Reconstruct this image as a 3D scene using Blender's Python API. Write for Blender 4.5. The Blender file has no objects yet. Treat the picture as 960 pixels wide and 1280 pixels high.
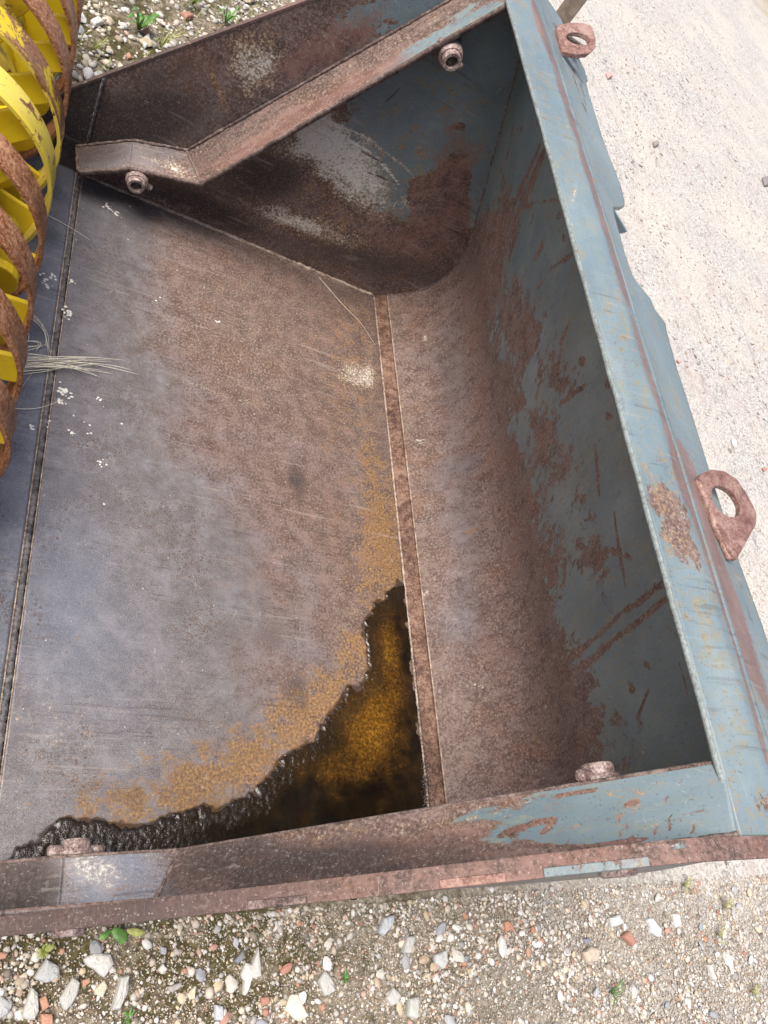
import bpy, math, random
import numpy as np
from mathutils import Matrix, Vector

rng = np.random.default_rng(7)
random.seed(7)
scene = bpy.context.scene
COL = scene.collection

# ------------------------------------------------------------------ camera
cam_data = bpy.data.cameras.new('camera')
cam = bpy.data.objects.new('camera', cam_data)
COL.objects.link(cam)
Rc = [[0.82377, -0.08588, 0.56038], [0.20145, -0.87961, -0.43094], [0.52992, 0.46789, -0.7073]]
M = Matrix(((Rc[0][0], -Rc[1][0], -Rc[2][0], 0.0),
            (Rc[0][1], -Rc[1][1], -Rc[2][1], -0.05873),
            (Rc[0][2], -Rc[1][2], -Rc[2][2], 1.6),
            (0, 0, 0, 1)))
cam.matrix_world = M
cam_data.sensor_fit = 'VERTICAL'
cam_data.sensor_height = 36.0
cam_data.sensor_width = 27.0
cam_data.lens = 27.776
cam_data.clip_start = 0.02
cam_data.clip_end = 400.0
scene.camera = cam

# ------------------------------------------------------------------ light
SUN_EL, SUN_AZ = 62.0, 192.0          # azimuth measured from +X towards +Y
world = bpy.data.worlds.new('World')
scene.world = world
world.use_nodes = True
wn = world.node_tree
wn.nodes.clear()
sky = wn.nodes.new('ShaderNodeTexSky')
sky.sky_type = 'NISHITA'
sky.sun_disc = False
sky.sun_elevation = math.radians(SUN_EL)
sky.sun_rotation = math.radians(90 - SUN_AZ)
sky.air_density = 0.7
sky.dust_density = 4.0
sky.ozone_density = 1.0
bg = wn.nodes.new('ShaderNodeBackground')
bg.inputs['Strength'].default_value = 0.14
wo = wn.nodes.new('ShaderNodeOutputWorld')
wn.links.new(sky.outputs[0], bg.inputs[0])
wn.links.new(bg.outputs[0], wo.inputs[0])

sun_data = bpy.data.lights.new('sun', 'SUN')
sun_data.energy = 2.8
sun_data.angle = math.radians(36)
sun_data.color = (1.0, 0.95, 0.88)
sun = bpy.data.objects.new('sun', sun_data)
COL.objects.link(sun)
sd = Vector((math.cos(math.radians(SUN_EL)) * math.cos(math.radians(SUN_AZ)),
             math.cos(math.radians(SUN_EL)) * math.sin(math.radians(SUN_AZ)),
             math.sin(math.radians(SUN_EL))))
sun.rotation_euler = sd.to_track_quat('Z', 'Y').to_euler()
sun.location = (2, 2, 8)

scene.view_settings.view_transform = 'Standard'
scene.view_settings.look = 'None'
scene.view_settings.gamma = 1.0
scene.view_settings.use_curve_mapping = False
scene.view_settings.exposure = 0.78

# worn patches and painted-in sheen (surface, mask, amount, centre, two half axes) and scratches (surface, mask, amount, width, points), in metres
BLOBS = [
    ('F', 'cool', 0.35, 0.561, 0.575, 0.361, 0.048, 0.014, -0.289),
    ('F', 'cool', 0.2, 0.312, 0.876, 0.102, 0.026, 0.038, -0.363),
    ('F', 'cool', 0.3, 0.316, 1.612, 0.124, 0.066, 0.023, -0.265),
    ('F', 'cool', -0.3, 0.827, 1.496, 0.333, 0.008, -0.052, -0.247),
    ('F', 'orange', 0.4, 1.161, 0.841, 0.083, 0.015, -0.016, -0.166),
    ('F', 'orange', 0.22, 1.127, 1.461, 0.109, 0.04, -0.026, -0.326),
    ('F', 'orange', 0.25, 0.808, 0.346, 0.241, 0.128, 0.038, -0.068),
    ('F', 'orange', 0.15, 0.544, 0.239, 0.243, 0.038, 0.003, -0.06),
    ('F', 'red', 0.22, 1.023, 1.642, 0.273, -0.02, -0.068, -0.244),
    ('F', 'red', 0.22, 1.092, 1.026, 0.126, 0.031, -0.027, -0.34),
    ('F', 'red', 0.2, 0.815, 0.777, 0.162, 0.03, -0.005, -0.285),
    ('F', 'dark', 0.55, 0.92, 1.034, 0.022, 0.006, 0.009, -0.067),
    ('F', 'dark', 0.3, 0.833, 0.572, 0.043, 0.005, -0.001, -0.039),
    ('F', 'dark', 0.45, 0.896, 0.439, 0.032, 0.002, -0.002, -0.047),
    ('F', 'dark', 0.25, 0.731, 0.579, 0.04, 0.005, 0.0, -0.038),
    ('F', 'dark', 0.25, 0.324, 1.474, 0.023, 0.011, 0.005, -0.057),
    ('F', 'dark', 0.2, 0.336, 1.171, 0.018, 0.007, 0.006, -0.068),
    ('F', 'dark', 0.25, 0.498, 0.224, 0.163, 0.01, 0.002, -0.032),
    ('F', 'dark', 0.2, 0.373, 0.153, 0.085, -0.001, 0.003, -0.027),
    ('F', 'pale', 0.5, 1.149, 1.475, 0.079, 0.007, -0.016, -0.046),
    ('F', 'pale', 0.2, 1.207, 1.62, 0.026, 0.01, -0.018, -0.199),
    ('F', 'pale', 0.22, 0.351, 0.353, 0.105, 0.007, 0.01, -0.089),
    ('F', 'pale', 0.18, 0.632, 1.416, 0.296, -0.028, -0.04, -0.177),
    ('B', 'paint', -0.5, 0.531, 1.633, 0.16, -0.02, 0.076, -0.117),
    ('B', 'paint', -0.35, 0.571, 1.297, 0.038, -0.165, -0.104, 0.077),
    ('B', 'paint', -0.3, 0.591, 0.891, 0.051, -0.14, -0.092, 0.044),
    ('B', 'paint', -0.4, 0.681, 0.577, 0.054, -0.079, -0.082, 0.007),
    ('B', 'paint', -0.3, 0.704, 1.0, 0.024, -0.065, -0.063, 0.032),
    ('B', 'paint', -0.3, 0.427, 0.31, 0.088, -0.041, -0.066, -0.035),
    ('B', 'paint', 0.35, 0.54, 0.519, 0.049, -0.074, -0.092, 0.012),
    ('B', 'paint', 0.35, 0.435, 1.054, 0.024, -0.079, -0.068, 0.031),
    ('B', 'paint', 0.3, 0.582, 0.729, 0.024, -0.064, -0.046, 0.011),
    ('B', 'paint', 0.25, 0.761, 1.2, 0.015, -0.087, -0.047, 0.036),
    ('B', 'paint', -0.8, 0.802, 0.944, 0.007, -0.012, -0.009, -0.0),
    ('B', 'paint', -0.8, 0.852, 0.773, 0.006, -0.01, -0.008, -0.001),
    ('B', 'paint', -0.8, 0.875, 0.83, 0.006, -0.01, -0.008, -0.001),
    ('B', 'paint', -0.8, 0.789, 0.502, 0.006, -0.008, -0.008, -0.002),
    ('B', 'paint', -0.8, 0.755, 0.537, 0.006, -0.008, -0.008, -0.002),
    ('B', 'paint', -0.8, 0.641, 0.58, 0.008, -0.009, -0.01, -0.002),
    ('B', 'paint', -0.8, 0.769, 0.313, 0.006, -0.006, -0.008, -0.003),
    ('B', 'paint', -0.8, 0.696, 0.294, 0.006, -0.007, -0.008, -0.003),
    ('B', 'paint', -0.8, 0.866, 1.298, 0.006, -0.016, -0.009, 0.002),
    ('B', 'paint', -0.8, 0.857, 1.235, 0.006, -0.015, -0.009, 0.001),
    ('B', 'paint', -0.8, 0.898, 0.616, 0.005, -0.008, -0.007, -0.002),
    ('B', 'pale', 0.5, 0.054, 1.244, 0.01, -0.003, -0.001, -0.011),
    ('B', 'pale', 0.5, 0.032, 0.751, 0.005, -0.001, -0.001, -0.014),
    ('B', 'pale', 0.5, 0.09, 1.642, 0.007, -0.003, -0.001, -0.01),
    ('B', 'orange', 0.4, 0.113, 0.546, 0.007, -0.002, -0.001, -0.01),
    ('B', 'orange', 0.15, 0.217, 0.252, 0.02, -0.004, -0.024, -0.104),
    ('B', 'cool', 0.35, 0.142, 1.081, 0.065, -0.031, -0.068, -0.58),
    ('B', 'cool', 0.2, 0.125, 1.533, 0.067, -0.04, -0.019, -0.179),
    ('B', 'pale', 0.2, 0.114, 1.538, 0.064, -0.036, -0.022, -0.209),
    ('S', 'paint', 1.15, 0.977, 0.746, 0.152, 0.091, 0.123, -0.155),
    ('S', 'paint', 0.9, 1.112, 0.763, 0.051, 0.031, 0.185, -0.211),
    ('S', 'paint', 1.0, 0.956, 0.563, 0.186, -0.007, -0.007, -0.114),
    ('S', 'paint', 0.5, 0.988, 0.42, 0.112, 0.002, 0.01, -0.057),
    ('S', 'paint', 0.45, 1.342, 0.444, 0.026, 0.015, 0.13, -0.152),
    ('S', 'paint', 0.4, 1.128, 0.32, 0.082, 0.012, 0.016, -0.044),
    ('S', 'paint', -0.65, 1.14, 0.585, 0.039, 0.023, 0.067, -0.101),
    ('S', 'paint', -0.6, 1.178, 0.435, 0.058, 0.034, 0.043, -0.096),
    ('S', 'paint', -0.7, 1.069, 0.638, 0.047, 0.028, 0.023, -0.012),
    ('S', 'paint', -0.45, 0.999, 0.502, 0.044, 0.008, 0.009, -0.025),
    ('S', 'paint', -0.55, 0.972, 0.775, 0.042, 0.025, 0.027, -0.033),
    ('S', 'paint', -0.4, 0.905, 0.74, 0.038, 0.082, 0.02, -0.007),
    ('S', 'paint', -0.5, 0.938, 0.552, 0.026, 0.038, 0.017, -0.013),
    ('S', 'paint', -0.4, 0.82, 0.536, 0.026, 0.037, 0.015, -0.012),
    ('S', 'paint', 0.6, 0.694, 0.737, 0.047, 0.065, 0.022, -0.01),
    ('S', 'paint', 0.3, 0.786, 0.836, 0.032, 0.051, 0.021, -0.013),
    ('S', 'pale', 0.75, 0.889, 0.393, 0.179, -0.062, 0.02, 0.077),  # bright highlight on the far wall, painted in as pale bare metal
    ('S', 'paint', 0.35, 0.993, 0.392, 0.148, -0.047, 0.012, 0.044),
    ('S', 'paint', 0.5, 0.948, 0.397, 0.144, -0.046, 0.012, 0.044),
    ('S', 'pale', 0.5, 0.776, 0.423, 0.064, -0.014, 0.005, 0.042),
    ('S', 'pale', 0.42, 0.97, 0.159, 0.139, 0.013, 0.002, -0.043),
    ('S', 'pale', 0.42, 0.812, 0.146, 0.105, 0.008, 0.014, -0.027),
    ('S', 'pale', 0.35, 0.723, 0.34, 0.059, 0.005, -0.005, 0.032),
    ('S', 'pale', 0.45, 0.54, 0.519, 0.034, 0.044, 0.056, -0.06),  # smaller highlight spot on the far wall, painted in pale
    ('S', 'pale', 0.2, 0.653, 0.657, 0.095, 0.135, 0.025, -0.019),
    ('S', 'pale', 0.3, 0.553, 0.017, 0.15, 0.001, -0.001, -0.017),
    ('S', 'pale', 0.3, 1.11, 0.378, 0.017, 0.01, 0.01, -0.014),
    ('S', 'orange', 0.5, 0.541, 0.531, 0.034, 0.044, 0.061, -0.061),  # golden flecks of the same painted highlight spot
    ('S', 'orange', 0.15, 0.868, 0.287, 0.158, -0.078, 0.015, 0.047),
    ('S', 'orange', 0.25, 0.92, 0.148, 0.165, 0.014, 0.006, -0.055),
    ('S', 'orange', 0.1, 0.909, 0.262, 0.186, -0.068, 0.02, 0.057),
    ('S', 'orange', 0.25, 0.985, 0.523, 0.112, 0.036, 0.005, -0.086),
    ('S', 'orange', 0.2, 1.183, 0.486, 0.082, 0.048, 0.112, -0.142),
    ('S', 'orange', 0.2, 1.008, 0.144, 0.223, 0.031, 0.003, -0.043),
    ('S', 'red', 0.5, 0.663, 0.64, 0.096, 0.137, 0.037, -0.024),
    ('S', 'red', 0.3, 1.226, 0.269, 0.134, 0.076, 0.081, -0.11),
    ('S', 'red', 0.35, 1.169, 0.541, 0.06, 0.035, 0.109, -0.135),
    ('S', 'dark', 0.75, 0.368, 0.241, 0.118, 0.135, 0.064, -0.058),
    ('S', 'dark', 0.7, 0.727, 0.237, 0.072, 0.079, 0.061, -0.044),
    ('S', 'dark', 0.6, 0.623, 0.057, 0.178, 0.006, -0.002, -0.042),
    ('S', 'dark', 0.45, 1.163, 0.137, 0.25, 0.06, 0.043, -0.064),
    ('S', 'dark', 0.8, 0.238, 0.164, 0.043, 0.026, 0.027, -0.094),
    ('S', 'dark', 0.5, 0.602, 0.367, 0.076, 0.124, 0.03, -0.015),
    ('S', 'dark', 0.35, 0.673, 0.501, 0.074, 0.114, 0.025, -0.011),
    ('S', 'dark', 0.3, 0.399, 0.434, 0.082, 0.096, 0.022, -0.015),
    ('S', 'cool', 0.45, 0.393, 0.229, 0.124, 0.127, 0.039, -0.046),  # greyish sheen on the far wall, put into the colour as lighter metal
    ('S', 'cool', 0.25, 1.086, 0.113, 0.221, 0.045, 0.022, -0.035),
    ('S', 'paint', 0.5, 0.884, 0.434, 0.086, -0.009, 0.006, 0.032),
    ('F', 'red', 0.08, 0.751, 0.99, 0.346, 0.09, -0.0, -0.428),
    ('L', 'red', 1.1, 1.081, 0.524, 0.015, -0.086, -0.046, -0.02),
    ('L', 'red', 1.0, 1.086, 0.367, 0.009, -0.094, -0.038, -0.013),
    ('L', 'red', 0.85, 1.104, 0.249, 0.012, -0.081, -0.037, -0.009),
    ('L', 'red', 0.4, 1.088, 0.09, 0.002, -0.061, -0.041, -0.005),
    ('L', 'orange', 0.17, 1.012, 1.668, -0.012, -0.125, 0.029, 0.034),
    ('L', 'orange', 0.19, 1.127, 1.644, -0.007, -0.149, 0.04, 0.044),
    ('L', 'orange', 0.17, 1.148, 1.49, -0.001, -0.068, 0.031, 0.031),
    ('L', 'orange', 0.22, 0.965, 0.456, 0.018, -0.075, -0.033, -0.018),
    ('L', 'orange', 0.14, 0.98, 0.574, 0.014, -0.04, -0.024, -0.013),
    ('L', 'orange', 0.11, 1.131, 0.753, 0.001, -0.102, -0.03, -0.018),
    ('L', 'orange', 0.11, 1.035, 0.787, 0.002, -0.051, -0.018, -0.014),
    ('L', 'orange', 0.17, 1.021, 0.312, -0.004, -0.049, -0.014, -0.006),
    ('L', 'orange', 0.17, 0.99, 0.048, 0.007, -0.019, -0.019, -0.003),
    ('L', 'orange', 0.14, 1.162, 0.915, 0.014, -0.023, -0.02, -0.014),
    ('L', 'paint', -0.5, 0.98, 0.446, 0.017, -0.069, -0.032, -0.015),
    ('L', 'paint', -0.35, 1.003, 0.038, 0.012, -0.024, -0.027, -0.004),
    ('L', 'paint', -0.2, 1.166, 1.707, -0.02, -0.192, 0.042, 0.047),
    ('L', 'pale', 0.35, 1.106, 1.781, 0.02, -0.167, -0.012, -0.013),
    ('L', 'paint', 0.3, 1.017, 0.263, 0.018, -0.078, -0.022, -0.007),
    ('T', 'paint', 0.95, 0.887, 1.727, 0.058, 0.007, 0.005, -0.057),
    ('T', 'paint', 0.55, 0.821, 1.747, 0.038, 0.004, 0.005, -0.046),
    ('T', 'paint', 0.2, 0.746, 1.74, 0.06, 0.003, 0.003, -0.029),
    ('T', 'pale', 0.25, 0.766, 1.736, 0.116, -0.005, 0.001, -0.026),
    ('T', 'pale', 0.45, 0.581, 1.724, 0.058, 0.005, 0.004, -0.02),
    ('T', 'pale', 0.4, 0.461, 1.782, 0.039, -0.005, 0.001, -0.016),
    ('T', 'red', 0.45, 0.715, 1.76, 0.169, -0.001, 0.003, -0.036),
    ('T', 'orange', 0.2, 0.816, 1.741, 0.057, -0.009, 0.002, -0.028),
    ('T', 'dark', 0.5, 0.304, 1.8, 0.069, -0.007, 0.003, -0.047),
    ('T', 'dark', 0.3, 0.441, 1.807, 0.06, -0.007, 0.002, -0.037),
    ('T', 'cool', 0.4, 0.364, 1.799, 0.096, 0.031, 0.003, -0.046),
    ('T', 'dark', 0.2, 0.544, 1.809, 0.037, -0.007, 0.004, -0.038),
    ('T', 'red', -0.8, 0.883, 1.729, 0.058, 0.006, 0.007, -0.065),
    ('T', 'paint', 0.3, 0.883, 1.729, 0.058, 0.006, 0.007, -0.065),
    ('B', 'paint', 0.12, 0.762, 0.619, 0.0, -0.198, -0.067, 0.023),
    ('U', 'dark', 0.75, 0.314, 0.052, 0.05, -0.005, 0.007, -0.068),
    ('U', 'cool', 1.2, 0.435, 0.053, 0.07, -0.005, 0.006, -0.092),  # sky reflection on the bent flange face, painted as bluish metal
    ('U', 'pale', 0.4, 0.411, 0.067, 0.047, -0.003, 0.003, -0.035),  # pale core of that painted sky reflection
    ('U', 'dark', 0.6, 0.601, 0.05, 0.079, -0.008, -0.0, -0.05),
    ('U', 'dark', 0.45, 0.711, 0.034, 0.062, -0.005, -0.002, -0.031),
    ('U', 'pale', 0.12, 0.67, 0.089, 0.079, -0.009, -0.0, -0.013),
    ('U', 'orange', 0.2, 0.669, 0.086, 0.085, -0.009, -0.001, -0.015),
    ('U', 'pale', 0.12, 0.749, 0.088, 0.05, -0.002, -0.001, -0.015),
    ('U', 'orange', 0.12, 0.791, 0.055, 0.056, -0.004, -0.002, -0.029),
    ('U', 'red', 0.3, 0.747, 0.046, 0.065, -0.005, -0.002, -0.03),
    ('U', 'paint', 1.1, 0.887, 0.048, 0.059, -0.005, -0.008, -0.067),
    ('U', 'paint', 0.5, 0.813, 0.059, 0.04, -0.004, -0.004, -0.043),
    ('U', 'paint', 0.3, 0.766, 0.083, 0.033, -0.001, -0.001, -0.015),
    ('U', 'orange', 0.15, 0.891, 0.076, 0.06, -0.006, -0.002, -0.014),
    ('U', 'paint', -0.9, 0.863, 0.054, 0.001, -0.0, -0.001, -0.005),
    ('U', 'red', 0.5, 0.863, 0.054, 0.001, -0.0, -0.001, -0.005),
    ('U', 'paint', -0.9, 0.868, 0.044, 0.001, -0.0, -0.001, -0.005),
    ('U', 'red', 0.5, 0.868, 0.044, 0.001, -0.0, -0.001, -0.005),
    ('U', 'paint', -0.9, 0.885, 0.035, 0.001, -0.0, -0.001, -0.005),
    ('U', 'red', 0.5, 0.885, 0.035, 0.001, -0.0, -0.001, -0.005),
    ('U', 'paint', -0.9, 0.895, 0.044, 0.001, -0.0, -0.001, -0.005),
    ('U', 'red', 0.5, 0.895, 0.044, 0.001, -0.0, -0.001, -0.005),
    ('U', 'paint', -0.9, 0.894, 0.035, 0.001, -0.0, -0.001, -0.005),
    ('U', 'red', 0.5, 0.894, 0.035, 0.001, -0.0, -0.001, -0.005),
    ('U', 'paint', -0.9, 0.902, 0.044, 0.001, -0.0, -0.001, -0.005),
    ('U', 'red', 0.5, 0.902, 0.044, 0.001, -0.0, -0.001, -0.005),
    ('U', 'paint', -0.9, 0.908, 0.041, 0.001, -0.0, -0.001, -0.004),
    ('U', 'red', 0.5, 0.908, 0.041, 0.001, -0.0, -0.001, -0.004),
    ('U', 'paint', -0.9, 0.907, 0.033, 0.001, -0.0, -0.001, -0.004),
    ('U', 'red', 0.5, 0.907, 0.033, 0.001, -0.0, -0.001, -0.004),
    ('U', 'paint', -0.9, 0.895, 0.063, 0.001, -0.0, -0.001, -0.005),
    ('U', 'red', 0.5, 0.895, 0.063, 0.001, -0.0, -0.001, -0.005),
    ('U', 'paint', -0.9, 0.868, 0.034, 0.001, -0.0, -0.001, -0.005),
    ('U', 'red', 0.5, 0.868, 0.034, 0.001, -0.0, -0.001, -0.005),
    ('U', 'paint', -0.9, 0.861, 0.036, 0.001, -0.0, -0.001, -0.005),
    ('U', 'red', 0.5, 0.861, 0.036, 0.001, -0.0, -0.001, -0.005),
    ('U', 'paint', -0.6, 0.804, 0.017, 0.02, -0.001, -0.001, -0.011),
]
STROKES = [
    ('F', 'orange', 0.3, 0.08, [(1.169, 1.209), (1.206, 0.813)]),
    ('F', 'orange', 0.36, 0.08, [(1.083, 0.602), (1.017, 0.512), (0.945, 0.428), (0.838, 0.339), (0.75, 0.259), (0.579, 0.202), (0.414, 0.159)]),
    ('F', 'pale', 0.3, 0.0108, [(0.463, 1.874), (0.622, 1.858), (0.832, 1.832), (1.157, 1.839)]),
    ('F', 'pale', 0.25, 0.0055, [(0.592, 1.252), (0.728, 1.234), (0.823, 1.253)]),
    ('F', 'pale', 0.2, 0.0055, [(0.774, 1.132), (0.918, 1.123)]),
    ('B', 'paint', -1.0, 0.006, [(0.9, 0.41), (0.732, 0.426), (0.396, 0.435)]),
    ('B', 'paint', -1.0, 0.007, [(0.888, 0.386), (0.715, 0.394), (0.379, 0.402)]),
    ('B', 'paint', -0.8, 0.0164, [(0.881, 1.501), (0.699, 1.528), (0.435, 1.587)]),
    ('B', 'paint', -0.6, 0.0112, [(0.867, 1.537), (0.663, 1.589)]),
    ('B', 'paint', -0.8, 0.0056, [(0.814, 0.886), (0.675, 0.947)]),
    ('B', 'paint', -0.8, 0.0085, [(0.812, 1.064), (0.736, 1.06)]),
    ('B', 'paint', -0.8, 0.0063, [(0.888, 1.162), (0.781, 1.239), (0.697, 1.27)]),
    ('B', 'paint', -0.8, 0.0091, [(0.889, 1.435), (0.904, 1.323)]),
    ('B', 'paint', -0.8, 0.0072, [(0.776, 0.755), (0.747, 0.664)]),
    ('B', 'paint', -0.8, 0.0064, [(0.784, 0.605), (0.758, 0.462)]),
    ('B', 'paint', -0.8, 0.0049, [(0.755, 0.275), (0.683, 0.24)]),
    ('B', 'paint', -0.8, 0.0046, [(0.864, 0.28), (0.862, 0.228)]),
    ('B', 'paint', -0.8, 0.0037, [(0.882, 1.328), (0.785, 1.452), (0.702, 1.533)]),
    ('B', 'paint', -0.8, 0.0104, [(0.777, 1.332), (0.713, 1.343)]),
    ('B', 'pale', 0.35, 0.0019, [(0.819, 1.307), (0.731, 1.41), (0.661, 1.46)]),
    ('B', 'pale', 0.5, 0.0029, [(0.081, 0.495), (0.113, 0.467)]),
    ('B', 'orange', 0.4, 0.0063, [(0.099, 0.908), (0.182, 0.92)]),
    ('S', 'orange', 0.9, 0.0072, [(0.462, 0.448), (0.502, 0.411), (0.536, 0.378)]),
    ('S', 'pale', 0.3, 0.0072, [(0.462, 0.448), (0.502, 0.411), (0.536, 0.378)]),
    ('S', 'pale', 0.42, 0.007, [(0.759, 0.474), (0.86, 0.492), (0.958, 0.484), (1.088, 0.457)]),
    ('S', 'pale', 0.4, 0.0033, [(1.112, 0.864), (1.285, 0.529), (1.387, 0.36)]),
    ('S', 'dark', 0.9, 0.0025, [(0.903, 0.446), (0.976, 0.45)]),
    ('S', 'dark', 0.9, 0.0026, [(0.958, 0.402), (1.046, 0.413)]),
    ('S', 'dark', 0.9, 0.0026, [(0.908, 0.288), (1.026, 0.255)]),
    ('S', 'dark', 0.9, 0.0022, [(0.88, 0.599), (0.89, 0.657)]),
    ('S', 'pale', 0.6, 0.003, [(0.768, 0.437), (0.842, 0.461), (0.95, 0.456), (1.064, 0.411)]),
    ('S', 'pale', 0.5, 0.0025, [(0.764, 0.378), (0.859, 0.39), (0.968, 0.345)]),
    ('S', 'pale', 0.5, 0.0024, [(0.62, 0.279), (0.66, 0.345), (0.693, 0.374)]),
    ('F', 'dark', 0.3, 0.0082, [(0.321, 1.798), (0.5, 1.833), (0.751, 1.804), (1.092, 1.801), (1.203, 1.817)]),
    ('L', 'red', 0.75, 0.0244, [(1.017, 1.812), (1.028, 1.557), (1.033, 1.314), (1.036, 1.116), (1.035, 0.892)]),
    ('L', 'red', 0.75, 0.0156, [(1.032, 0.859), (1.036, 0.59), (1.023, 0.479)]),
    ('L', 'red', 0.6, 0.0155, [(1.045, 0.532), (1.044, 0.349), (1.051, 0.267), (1.03, 0.096)]),
    ('L', 'red', 0.2, 0.0096, [(1.13, 1.258), (1.086, 1.084), (1.082, 0.919)]),
    ('L', 'pale', 0.3, 0.0043, [(0.984, 1.18), (0.949, 1.09)]),
    ('L', 'dark', 0.35, 0.007, [(0.938, 0.818), (0.941, 0.373), (0.926, 0.097)]),
    ('U', 'paint', -1.1, 0.0039, [(0.791, 0.043), (0.812, 0.053), (0.829, 0.058)]),
    ('U', 'red', 0.4, 0.0039, [(0.791, 0.043), (0.812, 0.053), (0.829, 0.058)]),
    ('U', 'paint', -1.1, 0.0025, [(0.816, 0.038), (0.831, 0.056)]),
    ('U', 'red', 0.4, 0.0025, [(0.816, 0.038), (0.831, 0.056)]),
    ('U', 'paint', -1.1, 0.0038, [(0.819, 0.016), (0.849, 0.018), (0.875, 0.018)]),
    ('U', 'red', 0.4, 0.0038, [(0.819, 0.016), (0.849, 0.018), (0.875, 0.018)]),
    ('U', 'paint', -1.1, 0.0041, [(0.873, 0.059), (0.883, 0.064)]),
    ('U', 'red', 0.4, 0.0041, [(0.873, 0.059), (0.883, 0.064)]),
    ('U', 'paint', -1.1, 0.0015, [(0.838, 0.087), (0.864, 0.086)]),
    ('U', 'red', 0.4, 0.0015, [(0.838, 0.087), (0.864, 0.086)]),
    ('U', 'paint', -1.1, 0.0023, [(0.816, 0.003), (0.827, -0.003)]),
    ('U', 'red', 0.4, 0.0023, [(0.816, 0.003), (0.827, -0.003)]),
    ('U', 'paint', -1.1, 0.0022, [(0.864, -0.002), (0.871, -0.002)]),
    ('U', 'red', 0.4, 0.0022, [(0.864, -0.002), (0.871, -0.002)]),
]

# ------------------------------------------------------------------ helpers
def put(o, parent=None, label=None, cat=None, group=None, kind=None):
    COL.objects.link(o)
    if parent is not None:
        o.parent = parent
    if label: o['label'] = label
    if cat: o['category'] = cat
    if group: o['group'] = group
    if kind: o['kind'] = kind
    return o

def empty(name, loc, label, cat, group=None):
    o = bpy.data.objects.new(name, None)
    o.empty_display_size = 0.1
    o.location = loc
    return put(o, None, label, cat, group)

def mk(name, V, Fs, mats, parent=None, attrs=None, smooth=True, midx=None, **tags):
    """V: world coordinates (n,3); faces lists; object origin = parent's location"""
    V = np.asarray(V, float)
    off = np.array(parent.matrix_world.translation if parent is None else world_loc(parent)) if parent is not None else np.zeros(3)
    org = tags.pop('origin', None)
    if parent is None and org is not None:
        off = np.array(org, float)
    me = bpy.data.meshes.new(name)
    me.from_pydata((V - off).tolist(), [], Fs if isinstance(Fs, list) else Fs.tolist())
    for m in (mats if isinstance(mats, (list, tuple)) else [mats]):
        me.materials.append(m)
    if midx is not None:
        me.polygons.foreach_set('material_index', np.asarray(midx, np.int32))
    if smooth:
        me.polygons.foreach_set('use_smooth', np.ones(len(me.polygons), bool))
    if attrs:
        for k, a in attrs.items():
            at = me.attributes.new(k, 'FLOAT', 'POINT')
            at.data.foreach_set('value', np.asarray(a, np.float32))
    me.update()
    o = bpy.data.objects.new(name, me)
    if parent is None and org is not None:
        o.location = org
    return put(o, parent, **tags)

LOC = {}
def world_loc(o):
    v = Vector((0, 0, 0))
    while o is not None:
        v += Vector(o.location)
        o = o.parent
    return v

def sm(x, a, b):
    t = np.clip((x - a) / (b - a), 0, 1)
    return t * t * (3 - 2 * t)

_lat = np.random.default_rng(3).random((256, 256))
def vnoise(x, y, sc=1.0, octv=4):
    o = 0; a = 1; t = 0
    for k in range(octv):
        X = x * sc + 17.3 * k; Y = y * sc + 5.1 * k
        i = np.floor(X).astype(int); j = np.floor(Y).astype(int)
        fx = X - i; fy = Y - j; fx = fx * fx * (3 - 2 * fx); fy = fy * fy * (3 - 2 * fy)
        g = lambda a_, b_: _lat[a_ % 256, b_ % 256]
        v = (g(i, j) * (1 - fx) + g(i + 1, j) * fx) * (1 - fy) + (g(i, j + 1) * (1 - fx) + g(i + 1, j + 1) * fx) * fy
        o = o + a * v; t += a; a *= 0.55; sc *= 2.1
    return o / t


CH = ('paint', 'orange', 'red', 'pale', 'dark', 'cool')
def masks(surf, u, v, base):
    """wear and sheen masks of one surface: named base values plus the patches, painted-in sheen and scratches listed above"""
    out = {c: np.full(u.shape, 0.0) + base.get(c, 0.0) for c in CH}
    wa = 0.016 * (vnoise(u + 3, v, 26, 4) - .5) + .030 * (vnoise(u + 1, v + 8, 9, 2) - .5)
    wb = 0.016 * (vnoise(u + 7, v + 2, 26, 4) - .5) + .030 * (vnoise(u + 5, v + 4, 9, 2) - .5)
    su, sv = u + wa * .22, v + wb * .22
    u, v = u + wa, v + wb
    for (s, ch, amp, cx, cy, ax, ay, bx, by) in BLOBS:
        if s != surf: continue
        det = ax * by - ay * bx
        if abs(det) < 1e-9: continue
        du, dv = u - cx, v - cy
        p = (du * by - dv * bx) / det
        q = (-du * ay + dv * ax) / det
        out[ch] += amp * np.exp(-((p * p + q * q) * 0.8) ** 1.5)
    for (s, ch, amp, w, pts) in STROKES:
        if s != surf: continue
        best = np.full(u.shape, 9.0)
        for (x0, y0), (x1, y1) in zip(pts[:-1], pts[1:]):
            dx, dy = x1 - x0, y1 - y0
            L = dx * dx + dy * dy + 1e-12
            t = np.clip(((su - x0) * dx + (sv - y0) * dy) / L, 0, 1)
            best = np.minimum(best, np.hypot(su - x0 - t * dx, sv - y0 - t * dy) / (1.0 - .55 * (np.abs(t - .5) * 2) ** 3))
        out[ch] += amp * (1 - sm(best, w * 0.15, w * 1.5)) * (0.7 + .6 * vnoise(u, v, 30, 2))
    return out

def grid_faces(n, m, off=0, flip=False):
    i, j = np.meshgrid(np.arange(n - 1), np.arange(m - 1), indexing='ij')
    a = (i * m + j).ravel() + off
    F = np.stack([a, a + m, a + m + 1, a + 1], 1)
    return F[:, ::-1] if flip else F

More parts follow.
